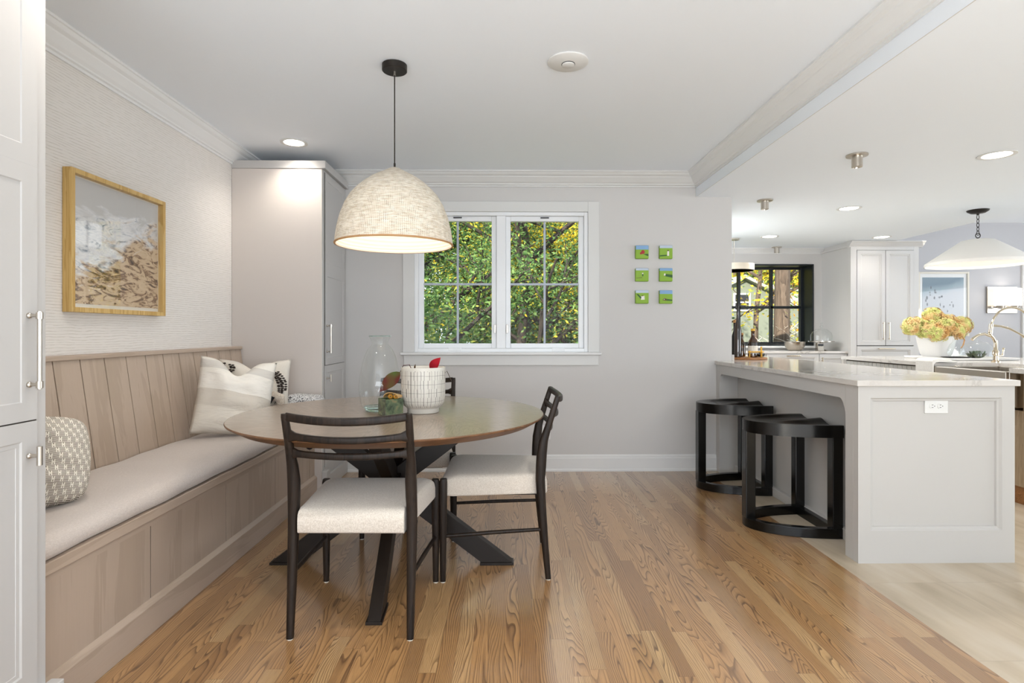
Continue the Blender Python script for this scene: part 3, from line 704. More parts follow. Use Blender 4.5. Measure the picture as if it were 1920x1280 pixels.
# ------------------------------------------------------------------ dining chairs (local: front +Y)
def make_chair(label):
    t = thing('dining_chair', label, 'chair', (0, 0, 0), group='dining chairs round the table', world=False)
    def sag(x): return 1-(x/.214)**2
    def ry(z):  # rear post centre line
        pts = [(0, -.240), (.30, -.212), (.46, -.203), (.62, -.212), (.84, -.283)]
        for (a, ya), (b, yb) in zip(pts[:-1], pts[1:]):
            if z <= b: k = (z-a)/(b-a); return ya+(yb-ya)*k
        return pts[-1][1]
    for s in (-1, 1):
        secs = []
        for z, hx, hy, dx in ((.004, .0130, .013, 0), (.15, .0155, .016, 0), (.34, .0185, .020, 0), (.46, .0195, .022, 0), (.52, .021, .024, -.002), (.58, .0215, .024, -.003), (.64, .019, .021, -.001), (.69, .0155, .017, .001), (.75, .0140, .015, .002), (.83, .0130, .0135, .003), (.843, .0115, .012, .003)):
            secs.append((s*(.2235+dx), ry(z), z, hx, hy))
        m = MB().sect(secs, 'xy', 18, 2.8); lo = m.build('leg', 'chair_wood', t, smooth=True, ang=50)
        MB().lathe([(.011, 0), (.011, .005)], (s*.2235, -.240, 0), 14).build('glide', 'label', lo)
        fs = [(s*.2500, .242, .004, .0125, .0125), (s*.2500, .242, .16, .0155, .0155), (s*.2495, .242, .34, .0185, .0185), (s*.249, .241, .455, .0185, .0185), (s*.2485, .240, .470, .015, .015)]
        lo = MB().sect(fs, 'xy', 18, 2.6).build('leg', 'chair_wood', t, smooth=True, ang=50)
        MB().lathe([(.011, 0), (.011, .005)], (s*.25, .242, 0), 14).build('glide', 'label', lo)
        MB().tube([(s*.226, -.222, .232), (s*.238, .01, .222), (s*.249, .242, .208)], [.008, .0095, .008], 12).build('stretcher', 'chair_wood', t, smooth=True)
    for zt, zb, bow, dz in ((.847, .816, .034, .014), (.772, .746, .036, .013), (.703, .678, .030, .009)):
        zc = (zt+zb)/2; secs = []
        for i in range(17):
            x = -.221+.442*i/16; k = 1-(x/.221)**2; y = ry(zc)-bow*k
            fil = (0 if zt > .84 else .008)*max(0, (abs(x)/.214-.86)/.14)**2
            secs.append((x, y, zc-dz*k, .0105, (zt-zb)/2+fil))
        MB().sect(secs, 'yz', 14, 3.6).build('back_rail', 'chair_wood', t, smooth=True, ang=60)
    # seat rails
    m = MB(); m.box(-.19, .19, .200, .215, .380, .41).box(-.19, .19, -.205, -.190, .380, .41).box(-.19, -.175, -.2, .21, .380, .41).box(.175, .19, -.2, .21, .380, .41)
    m.build('seat_frame', 'chair_wood', t)
    # cushion
    def outline(ins):
        wf, wb_, yf, yb, r = .252-ins, .236-ins, .255-ins, -.236+ins, .045
        pts = []; K = 8
        for cx, cy, a0, w_ in ((wf-r, yf-r, 0, 1), (-wf+r, yf-r, PI/2, 1), (-wb_+r*.6, yb+r*.6, PI, .6), (wb_-r*.6, yb+r*.6, 1.5*PI, .6)):
            for i in range(K+1):
                a = a0+PI/2*i/K; pts.append((cx+r*w_*math.cos(a), cy+r*w_*math.sin(a)))
        return pts
    rings = []
    for ins, z in ((.012, .388), (.004, .391), (.0, .398), (.0, .44), (.003, .458), (.012, .470), (.026, .478), (.05, .483), (.09, .487), (.15, .490), (.20, .491)):
        rings.append([(x, y, z) for x, y in outline(ins)])
    # keep clear of posts: pull rear corners in
    rr = []
    for ring in rings:
        q = []
        for x, y, z in ring:
            if y < -.17 and abs(x) > .198: x = math.copysign(.198, x)
            if y > .215 and abs(x) > .228 and z < .475: x = math.copysign(min(abs(x), .245), x)
            q.append((x, y, z))
        rr.append(q)
    MB().loft(rr).build('seat_cushion', 'seat_fabric', t, smooth=True, ang=70)
    return t
ch = make_chair('dark wood dining chair nearest the camera, its ladder back turned to us')
ch.location = (-.568, 2.345, 0); ch.rotation_euler = (0, 0, -.02)
dup(ch, (-.036, 2.830, 0), 'dark wood dining chair at the right of the table, seen from its side', rz=PI/2-.01)
dup(ch, (-.545, 3.375, 0), 'dark wood dining chair behind the table in front of the window wall', rz=PI+.04)

# ------------------------------------------------------------------ things on the table
va = thing('glass_vase', 'tall clear glass bottle vase with a narrow neck on the table', 'vase', (-.628, 2.86, TZ+.001))
vp = [(.060, 0), (.074, .004), (.086, .020), (.0965, .05), (.1025, .085), (.104, .12), (.101, .16), (.095, .20), (.086, .245), (.0755, .28), (.061, .31), (.047, .325), (.0395, .335), (.0405, .345), (.047, .362), (.0535, .374), (.0545, .376)]
MB().lathe(vp, (-.628, 2.86, TZ+.001), 56, cap=False).build('vessel', 'vase_glass', va, smooth=True)
mm = MB(); mm.tube([(-.628+.054*math.cos(a), 2.86+.054*math.sin(a), TZ+.377) for a in [2*PI*i/40 for i in range(41)]], .0022, 8); mm.build('lip', 'solid_glass', va, smooth=True)
MB().lathe([(.058, .0015), (.071, .004), (.081, .018), (.078, .024), (.045, .017), (.001, .014)], (-.628, 2.86, TZ+.001), 48).build('thick_base', 'solid_glass', va, smooth=True)
pl = thing('potted_plant', 'white ceramic planter incised with a dark grid, few red leaves inside', 'plant pot', (-.402, 2.805, TZ+.001))
c = (-.402, 2.805, TZ+.001)
pp = [(.002, .001), (.074, .0), (.078, .004), (.078, .020), (.083, .028), (.094, .034), (.103, .052), (.1075, .085), (.1085, .13), (.1085, .20), (.109, .218), (.1085, .223), (.104, .2235), (.101, .219), (.100, .12), (.096, .06), (.002, .05)]
MB().lathe(pp, c, 64).build('pot', 'planter', pl, smooth=True, ang=45)
MB().lathe([(.099, .150), (.002, .158)], c, 32, cap=False).build('soil', 'dark', pl, smooth=True)
def leaf(mb, base, tip, wid, nrm=(0, -1, .2), fold=.15, mi=0):
    b, t = Vector(base), Vector(tip); d = t-b; s = d.cross(Vector(nrm)).normalized(); up = s.cross(d).normalized(); K = 12; vs = []; fs = []
    for i in range(K+1):
        k = i/K; w_ = wid*math.sin(PI*min(1, k**.85))**.9*(1-.15*k); c_ = b+d*k+up*.10*d.length*math.sin(PI*k)
        vs += [tuple(c_-s*w_+up*fold*w_), tuple(c_), tuple(c_+s*w_+up*fold*w_)]
    for i in range(K):
        for j in range(2): q = i*3+j; fs.append((q, q+1, q+4, q+3))
    mb.add(vs, fs, mi)
m = MB(); leaf(m, (-.365, 2.80, TZ+.205), (-.315, 2.79, TZ+.272), .027, (-.3, -1, .2)); m.tube([(-.365, 2.80, TZ+.208), (-.38, 2.81, TZ+.15)], .0015, 6)
m.build('leaf', 'leaf_red', pl, smooth=True, label='crimson leaf above the rim')
m = MB(); leaf(m, (-.435, 2.75, TZ+.215), (-.43, 2.74, TZ+.243), .005, (-.3, -1, .2)); m.tube([(-.435, 2.75, TZ+.216), (-.42, 2.79, TZ+.15)], .0015, 6); m.build('leaf', 'leaf_mottle', pl, smooth=True)
m = MB(); leaf(m, (-.515, 2.80, TZ+.20), (-.61, 2.765, TZ+.105), .034, (.3, -1, .4)); m.tube([(-.515, 2.80, TZ+.20), (-.50, 2.80, TZ+.232), (-.47, 2.80, TZ+.236), (-.43, 2.80, TZ+.15)], .0018, 6)
m.build('leaf', 'leaf_mottle', pl, smooth=True, label='green and maroon leaf drooping over the left side')
m = MB(); m.tube([(-.30, 2.80, TZ+.19), (-.285, 2.80, TZ+.205), (-.262, 2.80, TZ+.155)], .0016, 6); m.build('stem', 'bark', pl)
cb = thing('ceramic_creature_box', 'small square green glazed ceramic box with two amber eyeballs peeking out', 'ornament', (-.545, 2.715, TZ+.001), .62, world=False)
b = MB(); rects(b, lambda u, v, w: (u, v, w), -.045, .045, -.045, .045, [(.001, 0), (0, .002), (0, .078), (.001, .080), (.006, .080), (.007, .02)]); b.build('box', 'green_glaze', cb, bevel=.003)
ang0 = -.62-.35
for s in (-1, 1):
    ex, ey = -.004+s*.0145*math.cos(ang0)+.012, s*.0145*math.sin(ang0)-.012
    e_ = MB().sphere((ex, ey, .088), .0135, 18, 12).build('eyeball', 'eye', cb, smooth=True)
    dx, dy = math.cos(-PI/2-.62+.1)*.0125, math.sin(-PI/2-.62+.1)*.0125
    MB().sphere((ex+dx, ey+dy, .0895), .0030, 10, 6).build('pupil', 'dark', e_)
m = MB(); rows = []
for i in range(15):
    a = PI*i/14; rr_ = .040*math.cos(a); zz = .082+.024*math.sin(a)
    dxx, dyy = math.cos(ang0), math.sin(ang0); nx, ny = -dyy, dxx
    rows.append([(.008+dxx*rr_-nx*.020, -.006+dyy*rr_-ny*.020, zz), (.008+dxx*rr_-nx*.020, -.006+dyy*rr_-ny*.020, zz+.004), (.008+dxx*rr_*.9+nx*.028, -.006+dyy*rr_*.9+ny*.028, zz*.4+.056), (.008+dxx*rr_*.9+nx*.028, -.006+dyy*rr_*.9+ny*.028, zz*.4+.052)])
m.loft(rows).build('lid', 'tan_glaze', cb, smooth=True, ang=50)

# ------------------------------------------------------------------ woven pendant
px_, py_ = -.535, 2.76
pn = thing('pendant_lamp', 'large domed woven seagrass pendant hanging over the dining table', 'pendant lamp', (px_, py_, 1.56))
MB().lathe([(.002, H-.002), (.060, H-.002), (.060, H-.030), (.057, H-.033), (.002, H-.033)], (px_, py_, 0), 40).build('canopy', 'bronze', pn, smooth=True, ang=40)
MB().lathe([(.0065, H-.052), (.0065, H-.033)], (px_, py_, 0), 16).build('cord_grip', 'nickel', pn)
MB().tube([(px_, py_, H-.05), (px_, py_, 1.955)], .0028, 8).tube([(px_, py_, 1.96), (px_, py_, 1.935)], .005, 8).build('cord', 'blackmetal', pn)
prof = [(.010, 1.940), (.028, 1.933), (.058, 1.916), (.085, 1.902), (.112, 1.887), (.150, 1.860), (.181, 1.832), (.208, 1.802), (.236, 1.755), (.259, 1.695), (.273, 1.637), (.279, 1.595), (.282, 1.565)]
fine = []
for (r0, z0_), (r1, z1_) in zip(prof[:-1], prof[1:]):
    for k in range(4): fine.append((r0+(r1-r0)*k/4, z0_+(z1_-z0_)*k/4))
fine.append(prof[-1])
MB().lathe(fine, (px_, py_, 0), 72, cap=False).build('shade', 'rattan', pn, smooth=True, ang=60)
inn = []
for i, (r, z) in enumerate(fine): inn.append((max(.005, r-.006-.002*(i % 2)*2), z-.004))
MB().lathe(inn, (px_, py_, 0), 72, cap=False).build('shade_lining', 'rattan_in', pn, smooth=True, ang=20)
MB().tube([(px_+.280*math.cos(a), py_+.280*math.sin(a), 1.564) for a in [2*PI*i/72 for i in range(73)]], .0048, 8).build('rim', 'rim', pn, smooth=True)
MB().sphere((px_, py_, 1.75), .045, 20, 14).build('bulb', 'bulb', pn, smooth=True)
MB().lathe([(.016, 1.79), (.016, 1.85)], (px_, py_, 0), 16).tube([(px_, py_, 1.85), (px_, py_, 1.935)], .004, 8).build('socket', 'bronze', pn)
l = lamp('pendant_light', 'POINT', (0, 0, .10), 2.6, (1, .92, .82), shadow_soft_size=.05); l.parent = pn

# ------------------------------------------------------------------ ceiling lights
def downlight(x, y, z, label, grp, r=.076, e=45):
    t = thing('recessed_downlight', label, 'ceiling light', (x, y, z), group=grp)
    MB().lathe([(r+.024, -.001), (r+.024, -.005), (r+.010, -.007), (r, -.004), (r, -.001)], (x, y, z), 40).build('trim_ring', 'white_plastic', t, smooth=True)
    MB().lathe([(.002, -.0035), (r, -.0035), (r, -.001), (.002, -.001)], (x, y, z), 32).build('lens', 'lens', t)
    l = lamp('downlight_beam', 'SPOT', (0, 0, -.02), e, (1, .94, .86), spot_size=2.4, spot_blend=.8, shadow_soft_size=.06); l.parent = t
downlight(-1.445, 3.90, H, 'lit recessed downlight in the ceiling above the bench corner', 'recessed lights', .066, 14)
for x_, y_, w_ in ((-1.1, 1.75, 'above the near end of the bench'), (.75, 1.75, 'above the open oak floor near the camera'), (.75, -.2, 'behind the camera on the kitchen side'), (-1.1, -.2, 'behind the camera on the bench side')):
    downlight(x_, y_, H, 'added recessed downlight out of frame '+w_, 'recessed lights', .066, 26)  # extra downlights added out of view for more light from above
G = 'kitchen recessed lights'
downlight(3.086, 3.503, HK, 'lit recessed downlight nearest the camera in the kitchen ceiling', G)
downlight(3.091, 5.031, HK, 'lit recessed downlight in the kitchen row, between two others, above the peninsula aisle', G)
downlight(3.082, 6.533, HK, 'lit recessed downlight in the kitchen ceiling above the black window counter', G)
downlight(4.409, 6.552, HK, 'lit recessed downlight just in front of the tall kitchen cabinet', G, .076, 7)
def spot_can(x, y, label):
    t = thing('ceiling_spot', label, 'ceiling light', (x, y, HK), group='nickel ceiling cans in the kitchen')
    MB().lathe([(.062, -.001), (.062, -.010), (.055, -.012), (.002, -.012)], (x, y, HK), 32).build('backplate', 'nickel', t, smooth=True)
    MB().lathe([(.031, -.012), (.031, -.078), (.026, -.080), (.024, -.070), (.002, -.068)], (x, y, HK), 28).build('can', 'nickel', t, smooth=True)
spot_can(2.21, 3.515, 'largest looking nickel ceiling can, nearest the camera above the peninsula')
spot_can(2.193, 4.735, 'nickel ceiling can near the end of the window wall')
spot_can(3.562, 7.35, 'small distant nickel ceiling can above the black kitchen window')
dt = thing('smoke_detector', 'round white disc detector on the dining ceiling', 'detector', (.305, 2.714, H))
MB().lathe([(.098, -.0005), (.098, -.006), (.092, -.010), (.060, -.018), (.034, -.022), (.002, -.022)], (.305, 2.714, H), 56).build('housing', 'white_plastic', dt, smooth=True)
MB().lathe([(.030, -.018), (.030, -.027), (.026, -.030), (.002, -.030)], (.305, 2.700, H), 40).build('sensor_cap', 'white_plastic', dt, smooth=True)
MB().lathe([(.0325, -.0195), (.0325, -.0228), (.029, -.0228)], (.305, 2.700, H), 40, cap=False).build('sensor_ring', 'slot', dt)

# ------------------------------------------------------------------ six little paintings
names = {(0, 0): ('tiny painting of a red shape under blue sky, top left of the six', 'sky_paint'), (1, 0): ('tiny painting of a tall white figure on green, top right of the six', 'sky_pale'),
         (0, 1): ('tiny painting of a small dark and white figure, middle left of the six', 'sky_pale'), (1, 1): ('tiny painting with a long shadow to the right, middle right of the six', 'sky_paint'),
         (0, 2): ('tiny painting of white figures with shadow behind, bottom left of the six', 'sky_pale'), (1, 2): ('tiny painting of a low reclining figure, bottom right of the six', 'sky_paint')}
for (i, j), (lab, sk) in names.items():
    cx = (1.124, 1.320)[i]; cz = (1.791, 1.606, 1.425)[j]; h = .054; yf = YW-.030
    t = thing('small_painting', lab, 'painting', (cx, YW, cz), group='six small green field paintings')
    MB().box(cx-h, cx+h, yf, YW-.001, cz-h, cz+h).build('canvas', 'grass_paint', t, bevel=.006)
    sb = (.018, .030, .033, .030, .030, .022)[i+2*j]
    MB().box(cx-h+.001, cx+h-.001, yf-.0006, YW-.004, cz+sb, cz+h+.0006).build('painted_sky', sk, t, bevel=.004)
    def poly(pts, name, mat, d=.0012): MB().prism([(cx+a, cz+b) for a, b in pts], 'y', yf-d, yf+.002).build(name, mat, t)
    if (i, j) == (0, 0):
        MB().sphere((cx+.006, yf, cz), .015, 12, 8, (1, .12, 1.1)).sphere((cx-.010, yf, cz-.010), .009, 10, 6, (1, .15, 1)).build('figure', 'red_paint', t); poly([(.01, -.018), (.05, -.014), (.05, -.034)], 'painted_shadow', 'shade_paint')
    elif (i, j) == (1, 0):
        poly([(.008, -.03), (.024, -.03), (.024, .008), (.010, .008)], 'figure', 'white_paint'); poly([(.009, .008), (.023, .008), (.019, .017), (.012, .017)], 'figure_head', 'brown_paint'); poly([(-.052, -.026), (.008, -.022), (.008, -.030), (-.052, -.036)], 'painted_shadow', 'shade_paint')
    elif (i, j) == (0, 1):
        poly([(-.002, .006), (.010, .006), (.008, .016), (.0, .016)], 'figure', 'white_paint'); poly([(.0, -.012), (.009, -.012), (.009, .006), (.0, .006)], 'figure_body', 'shade_paint'); poly([(-.048, -.026), (.0, -.022), (.0, -.025), (-.048, -.029)], 'painted_shadow', 'brown_paint')
    elif (i, j) == (1, 1):
        poly([(-.020, -.004), (-.008, -.008), (-.004, .008), (-.014, .012)], 'figure', 'white_paint'); poly([(-.008, -.012), (.052, -.024), (.052, .0), (-.004, .006)], 'painted_shadow', 'shade_paint')
    elif (i, j) == (0, 2):
        poly([(-.010, -.024), (.020, -.022), (.018, .010), (-.008, .006)], 'figure', 'white_paint'); poly([(-.004, .004), (.010, .008), (.008, .014), (-.002, .012)], 'figure_head', 'brown_paint'); poly([(-.046, .022), (-.034, .024), (-.006, -.004), (-.012, -.016)], 'painted_shadow', 'shade_paint')
    else:
        poly([(-.030, -.026), (.004, -.030), (.002, -.014), (-.016, -.010)], 'figure', 'brown_paint'); poly([(-.022, -.022), (-.012, -.022), (-.012, -.014)], 'figure_head', 'white_paint', .002); poly([(.004, -.030), (.050, -.032), (.050, -.022), (.004, -.016)], 'painted_shadow', 'shade_paint')

def outlet(x, z, label, yf, horiz=True):
    t = thing('wall_outlet', label, 'outlet', (x, yf, z), group='white wall outlets')
    a, b = (.058, .036) if horiz else (.036, .058)
    MB().box(x-a, x+a, yf-.006, yf, z-b, z+b).build('cover_plate', 'white_plastic', t, bevel=.002)
    for s in (-1, 1):
        cx, cz = (x+s*.020, z) if horiz else (x, z+s*.020)
        q = MB().sect([(cx, yf-.0055, cz, .0165, .0135), (cx, yf-.0085, cz, .0160, .013)], 'xz', 20, 2.6).build('socket', 'white_plastic', t)
        m = MB()
        for d in (-1, 1):
            if horiz: m.box(cx-.006, cx+.002, yf-.0092, yf-.008, cz+d*.006-.0012, cz+d*.006+.0012)
            else: m.box(cx+d*.006-.0012, cx+d*.006+.0012, yf-.0092, yf-.008, cz-.002, cz+.006)
        m.sphere((cx+(.009 if horiz else 0), yf-.0085, cz-(0 if horiz else .009)), .0024, 8, 6, (1, .3, 1)); m.build('slots', 'slot', q)
outlet(.340, .318, 'white outlet low on the window wall behind the right chair', YW, False)

# ------------------------------------------------------------------ peninsula
PX0, PX1, PY0, ZT, ZB = 1.741, 2.521, 2.760, .902, .873
pe = thing('peninsula_cabinet', 'white panelled kitchen peninsula with knee space on its left side', 'cabinet', (2.13, 3.7, 0))
T = lambda u, v, w: (u, PY0+.02-w, v)
m = MB(); rects(m, T, PX0, PX1, 0, ZB, [(0, 0), (0, .02), (.0, .02)])
# framed end panel: stiles, rails and recess
e = MB(); a0, a1, b0, b1 = PX0+.062, PX1-.065, .160, ZB-.058
e.box(PX0, a0, PY0, PY0+.04, 0, ZB).box(a1, PX1, PY0, PY0+.04, 0, ZB).box(a0, a1, PY0, PY0+.04, 0, b0).box(a0, a1, PY0, PY0+.04, b1, ZB)
rects(e, lambda u, v, w: (u, PY0+.02-w, v), a0, a1, b0, b1, [(0, -.015), (0, .019), (.007, .010), (.016, .008), (.019, -.002)])
e.build('end_panel', 'cabp', pe)
MB().box(1.89, PX1-.02, PY0+.04, 6.9, 0, ZB).build('body', 'cabp', pe)
MB().box(PX0, 1.89, PY0+.04, PY0+.106, 0, ZB).build('end_stile', 'cabp', pe, bevel=.002)
MB().box(PX0, 1.89, 4.555, YW-.001, 0, ZB).build('end_stile', 'cabp', pe, bevel=.002)
ap = [(PY0+.106, ZB), (4.555, ZB), (4.555, .735), (4.535, .785), (4.515, .800), (PY0+.150, .800), (PY0+.130, .785), (PY0+.106, .735)]
MB().prism(ap, 'x', PX0, PX0+.022).build('apron', 'cabp', pe)
MB().box(1.86, 1.89, PY0+.106, 4.555, 0, .06).build('base_strip', 'cabp', pe, bevel=.003)
outlet(2.142, .772, 'white double outlet on the peninsula end panel', PY0+.021)
def worktop(name, poly, label, hole=None):
    m = MB().prism(poly, 'z', ZB, ZT); return tag(m.build(name, 'quartz', origin=(poly[0][0], poly[0][1], ZB), bevel=.003), label, 'worktop')
worktop('stone_worktop', [(1.728, 2.745), (2.538, 2.745), (2.538, 6.88), (1.873, 6.88), (1.873, YW-.001), (1.728, YW-.001)], 'pale veined stone worktop on the peninsula')
tag(MB().box(1.873, 1.893, YW+.0, 6.8, ZT, ZT+.05).build('stone_upstand', 'quartz', origin=(1.88, 5.5, ZT), bevel=.002), 'low stone upstand on the peninsula worktop at the wall end', 'upstand')

# stools
def make_stool(label):
    t = thing('bar_stool', label, 'stool', (0, 0, 0), group='black half-round stools at the peninsula', world=False)
    # local: flat side at +X = 0, curve bulges to -X, a = .45, b = .225
    a, b = .455, .232; N = 40
    def curve(off, n=N): return [(-(a-off)*math.cos(th), (b-off)*math.sin(th)) for th in [-PI/2+PI*i/n for i in range(n+1)]]
    def band(z0, z1, tk, name):
        o_ = curve(0); i_ = curve(tk); m = MB(); rings = [[(x, y, z0), (x, y, z1), (x2, y2, z1), (x2, y2, z0)] for (x, y), (x2, y2) in zip(o_, i_)]
        m.loft(rings)
        return m
    m = band(0, .055, .042, ''); m.box(-.042, .0, -b+.0, b-.0, 0, .055); m.build('base_ring', 'black_lacquer', t, bevel=.003)
    m = MB(); o_ = curve(0); nx = 24; 
    # seat slab with saddle top
    def top(x, y):
        u = (x+.02)/a; r = (x/a)**2+(y/b)**2
        k = max(0, 1-(r/.80)**2.0)
        s = 1 if x > -.10 else 1
        dip = .024*k*(1-math.exp(-(y/.075)**2)*max(0, min(1, (x+.34)/.22)))
        back = .020*max(0, min(1, (x+.13)/.13))**1.5*math.exp(-((abs(y)-.0)/.05)**2)
        return .625-dip+back*.45
    vs = []; fs = []; Q = 22
    for q in range(Q+1):
        s = q/Q
        for (x, y) in o_: vs.append((x*s-(0)*(1-s), y*s, top(x*s, y*s)))
    n1 = N+1
    for q in range(Q):
        for i in range(N): fs.append((q*n1+i, q*n1+i+1, (q+1)*n1+i+1, (q+1)*n1+i))
    m.add(vs, fs)
    flat = [(0, y*q/Q, 0) for q in range(1)]
    o2 = o_
    side = [[(x, y, top(x, y)), (x, y, .556)] for x, y in o2]
    vs = [p for s_ in side for p in s_]; m.add(vs, [(2*i, 2*i+2, 2*i+3, 2*i+1) for i in range(N)])
    # flat face: strip following the top profile
    ysn = [b*(-1+2*i/40) for i in range(41)]
    vs = [p for y in ysn for p in ((0, y, top(0, y)), (0, y, .556))]; m.add(vs, [(2*i, 2*i+2, 2*i+3, 2*i+1) for i in range(40)])
    m.add([(x, y, .556) for x, y in o2], [tuple(range(N+1))])
    m.build('seat', 'black_lacquer', t, smooth=True, ang=35)
    for (x, y, w_, d_) in ((-a+.029, 0, .058, .062), (-.030, -b+.033, .058, .058), (-.030, b-.033, .058, .058)):
        MB().box(x-w_/2, x+w_/2, y-d_/2, y+d_/2, .05, .562).build('leg', 'black_lacquer', t, bevel=.004)
    return t
st = make_stool('black half-round wooden stool nearest the camera at the peninsula'); st.location = (1.866, 3.315, 0)
dup(st, (1.866, 4.130, 0), 'black half-round wooden stool farther away, by the window wall')

# ------------------------------------------------------------------ kitchen beyond
def kdoor(parent, x0, x1, z0, z1, yf, name='door', fw=.045, handle=None, hlen=.12):
    T = lambda u, v, w: (u, yf-w, v)
    m = MB(); shaker(m, T, x0, x1, z0, z1, fw, .018); d = m.build(name, 'cabk', parent)
    if handle:
        hx, hz, vert = handle; m = MB(); y = yf-.045
        if vert: m.tube([(hx, y, hz-hlen/2), (hx, y, hz+hlen/2)], .006, 10); ends = [(hx, hz-hlen/2+.01), (hx, hz+hlen/2-.01)]
        else: m.tube([(hx-hlen/2, y, hz), (hx+hlen/2, y, hz)], .006, 10); ends = [(hx-hlen/2+.01, hz), (hx+hlen/2-.01, hz)]
        for ex, ez in ends: m.tube([(ex, yf-.015, ez), (ex, y, ez)], .005, 8)
        m.build('handle', 'chrome', d, smooth=True)
tk = thing('pantry_cabinet', 'tall white two-door kitchen cabinet right of the black window', 'cabinet', (4.65, 7.1, 0))
MB().box(4.302, 5.07, 6.862, 7.5, 0, 2.18).build('body', 'cabk', tk, bevel=.002)
MB().box(4.228, 4.302, 6.850, 6.90, 0, 2.18).box(5.005, 5.07, 6.850, 6.862, 0, 2.18).box(4.302, 5.005, 6.850, 6.862, 2.14, 2.18).build('face_frame', 'cabk', tk, bevel=.002)
MB().prism([(6.86-a*.7, HK-.004-b*.62) for a, b in CP[1:-1]]+[(6.86, HK-.075), (6.9, HK-.075), (6.9, HK-.004)], 'x', 4.21, 5.12).box(4.21, 5.12, 6.9, 7.5, 2.18, 2.20).build('cornice', 'cabk', tk)
kdoor(tk, 4.305, 4.652, .975, 2.135, 6.862, handle=(4.620, 1.15, True), hlen=.21)
kdoor(tk, 4.658, 5.003, .975, 2.135, 6.862, handle=(4.690, 1.15, True), hlen=.21)
kdoor(tk, 4.305, 5.003, .55, .965, 6.862, 'drawer', handle=(4.655, .935, False), hlen=.20)
kdoor(tk, 4.305, 5.003, .12, .54, 6.862, 'drawer')
MB().box(4.30, 5.005, 6.8605, 6.8625, .12, 2.137).build('door_gap', 'slot', tk)
bases = ((2.56, 3.22), (3.22, 3.88), (3.88, 4.23))
for k, (a, b) in enumerate(bases):
    lab = ('white base cabinet under the black window, leftmost of three', 'white base cabinet with wide drawer below the glass cloche, middle of three', 'narrow white base cabinet beside the tall kitchen cabinet')[k]
    t = thing('base_cabinet', lab, 'cabinet', ((a+b)/2, 7.2, 0), group='base cabinets under the black window')
    MB().box(a+.001, b-.001, 6.935, 7.48, .0, ZB-.002).build('body', 'cabk', t)
    if k < 2:
        kdoor(t, a+.004, b-.004, .655, .866, 6.935, 'drawer', .04, ((a+b)/2, .845, False), .17)
        kdoor(t, a+.004, b-.004, .12, .65, 6.935, 'drawer', .05, ((a+b)/2, .62, False), .17)
    else: kdoor(t, a+.004, b-.004, .12, .866, 6.935, 'door', .05, (a+.03, .80, True), .05)
worktop('stone_worktop', [(2.545, 6.905), (4.235, 6.905), (4.235, 7.499), (1.874, 7.499), (1.874, 6.885), (2.545, 6.885)], 'white stone worktop below the black kitchen window')
# island
IX0, IX1, IY0, IY1 = 3.300, 4.75, 3.0, 5.50; SY0, SY1 = 3.66, 4.29
il = thing('kitchen_island', 'kitchen island base with grey beadboard and beige washed wood drawers', 'island', (4.0, 4.2, 0))
MB().box(IX0+.10, IX1-.03, IY0+.03, SY0, .12, ZB-.001).box(IX0+.62, IX1-.03, SY0, SY1, .12, ZB-.001).box(IX0+.05, IX1-.03, SY1+.02, IY1-.02, 0, ZB-.001).box(IX0+.10, IX0+.62, SY0, SY1, .12, .62).build('body', 'drawer_beige', il)
MB().box(IX0+.12, IX1-.1, IY0+.05, SY1+.02, 0, .12).build('plinth', 'bread', il)
m = MB(); y = SY1+.08
while y < IY1-.03: m.box(IX0+.035, IX0+.05, y+.001, min(y+.052, IY1-.02), .02, ZB-.012); y += .055
m.build('beadboard', 'beadboard', il, bevel=.002)
MB().box(IX0+.03, IX0+.049, SY1+.02, SY1+.078, 0, ZB-.002).box(IX0+.04, IX0+.049, SY1+.02, IY1-.02, ZB-.012, ZB-.002).build('trim_strip', 'groove', il)
for (z0, z1) in ((.165, .635), (.642, .865)):
    MB().box(IX0+.08, IX0+.10, IY0+.04, SY0-.03, z0, z1).build('drawer', 'drawer_beige', il, bevel=.003)
wt = MB(); wt.box(IX0, IX1, IY0, SY0-.005, ZB, ZT).box(IX0+.50, IX1, SY0-.005, SY1+.005, ZB, ZT).box(IX0, IX1, SY1+.005, IY1, ZB, ZT)
tag(wt.build('stone_worktop', 'quartz', origin=(4, 4.2, ZB)), 'white stone worktop of the island around the farmhouse sink', 'worktop')
sk = thing('farmhouse_sink', 'stainless steel apron-front sink set into the island', 'sink', (3.55, 3.97, .65))
m = MB(); m.box(IX0-.02, IX0+.005, SY0, SY1, .64, ZT-.022).box(IX0+.475, IX0+.495, SY0, SY1, .64, ZT-.022).box(IX0+.005, IX0+.475, SY0, SY0+.02, .64, ZT-.022).box(IX0+.005, IX0+.475, SY1-.02, SY1, .64, ZT-.022).box(IX0+.005, IX0+.475, SY0+.02, SY1-.02, .64, .66)
m.build('basin', 'steel', sk, bevel=.006)
tw = MB(); pts = [(IX0-.035, .70), (IX0-.035, .915), (IX0-.02, .932), (IX0+.02, .935), (IX0+.10, .925), (IX0+.16, .912), (IX0+.16, .904), (IX0+.02, .908), (IX0-.008, .904), (IX0-.022, .89), (IX0-.024, .70)]
tw.prism(pts, 'y', SY1-.02, SY1+.16)
tag(tw.build('hand_towel', 'towel', origin=(IX0, SY1+.05, .9), bevel=.006, smooth=True), 'white towel draped over the island edge beside the sink', 'towel')
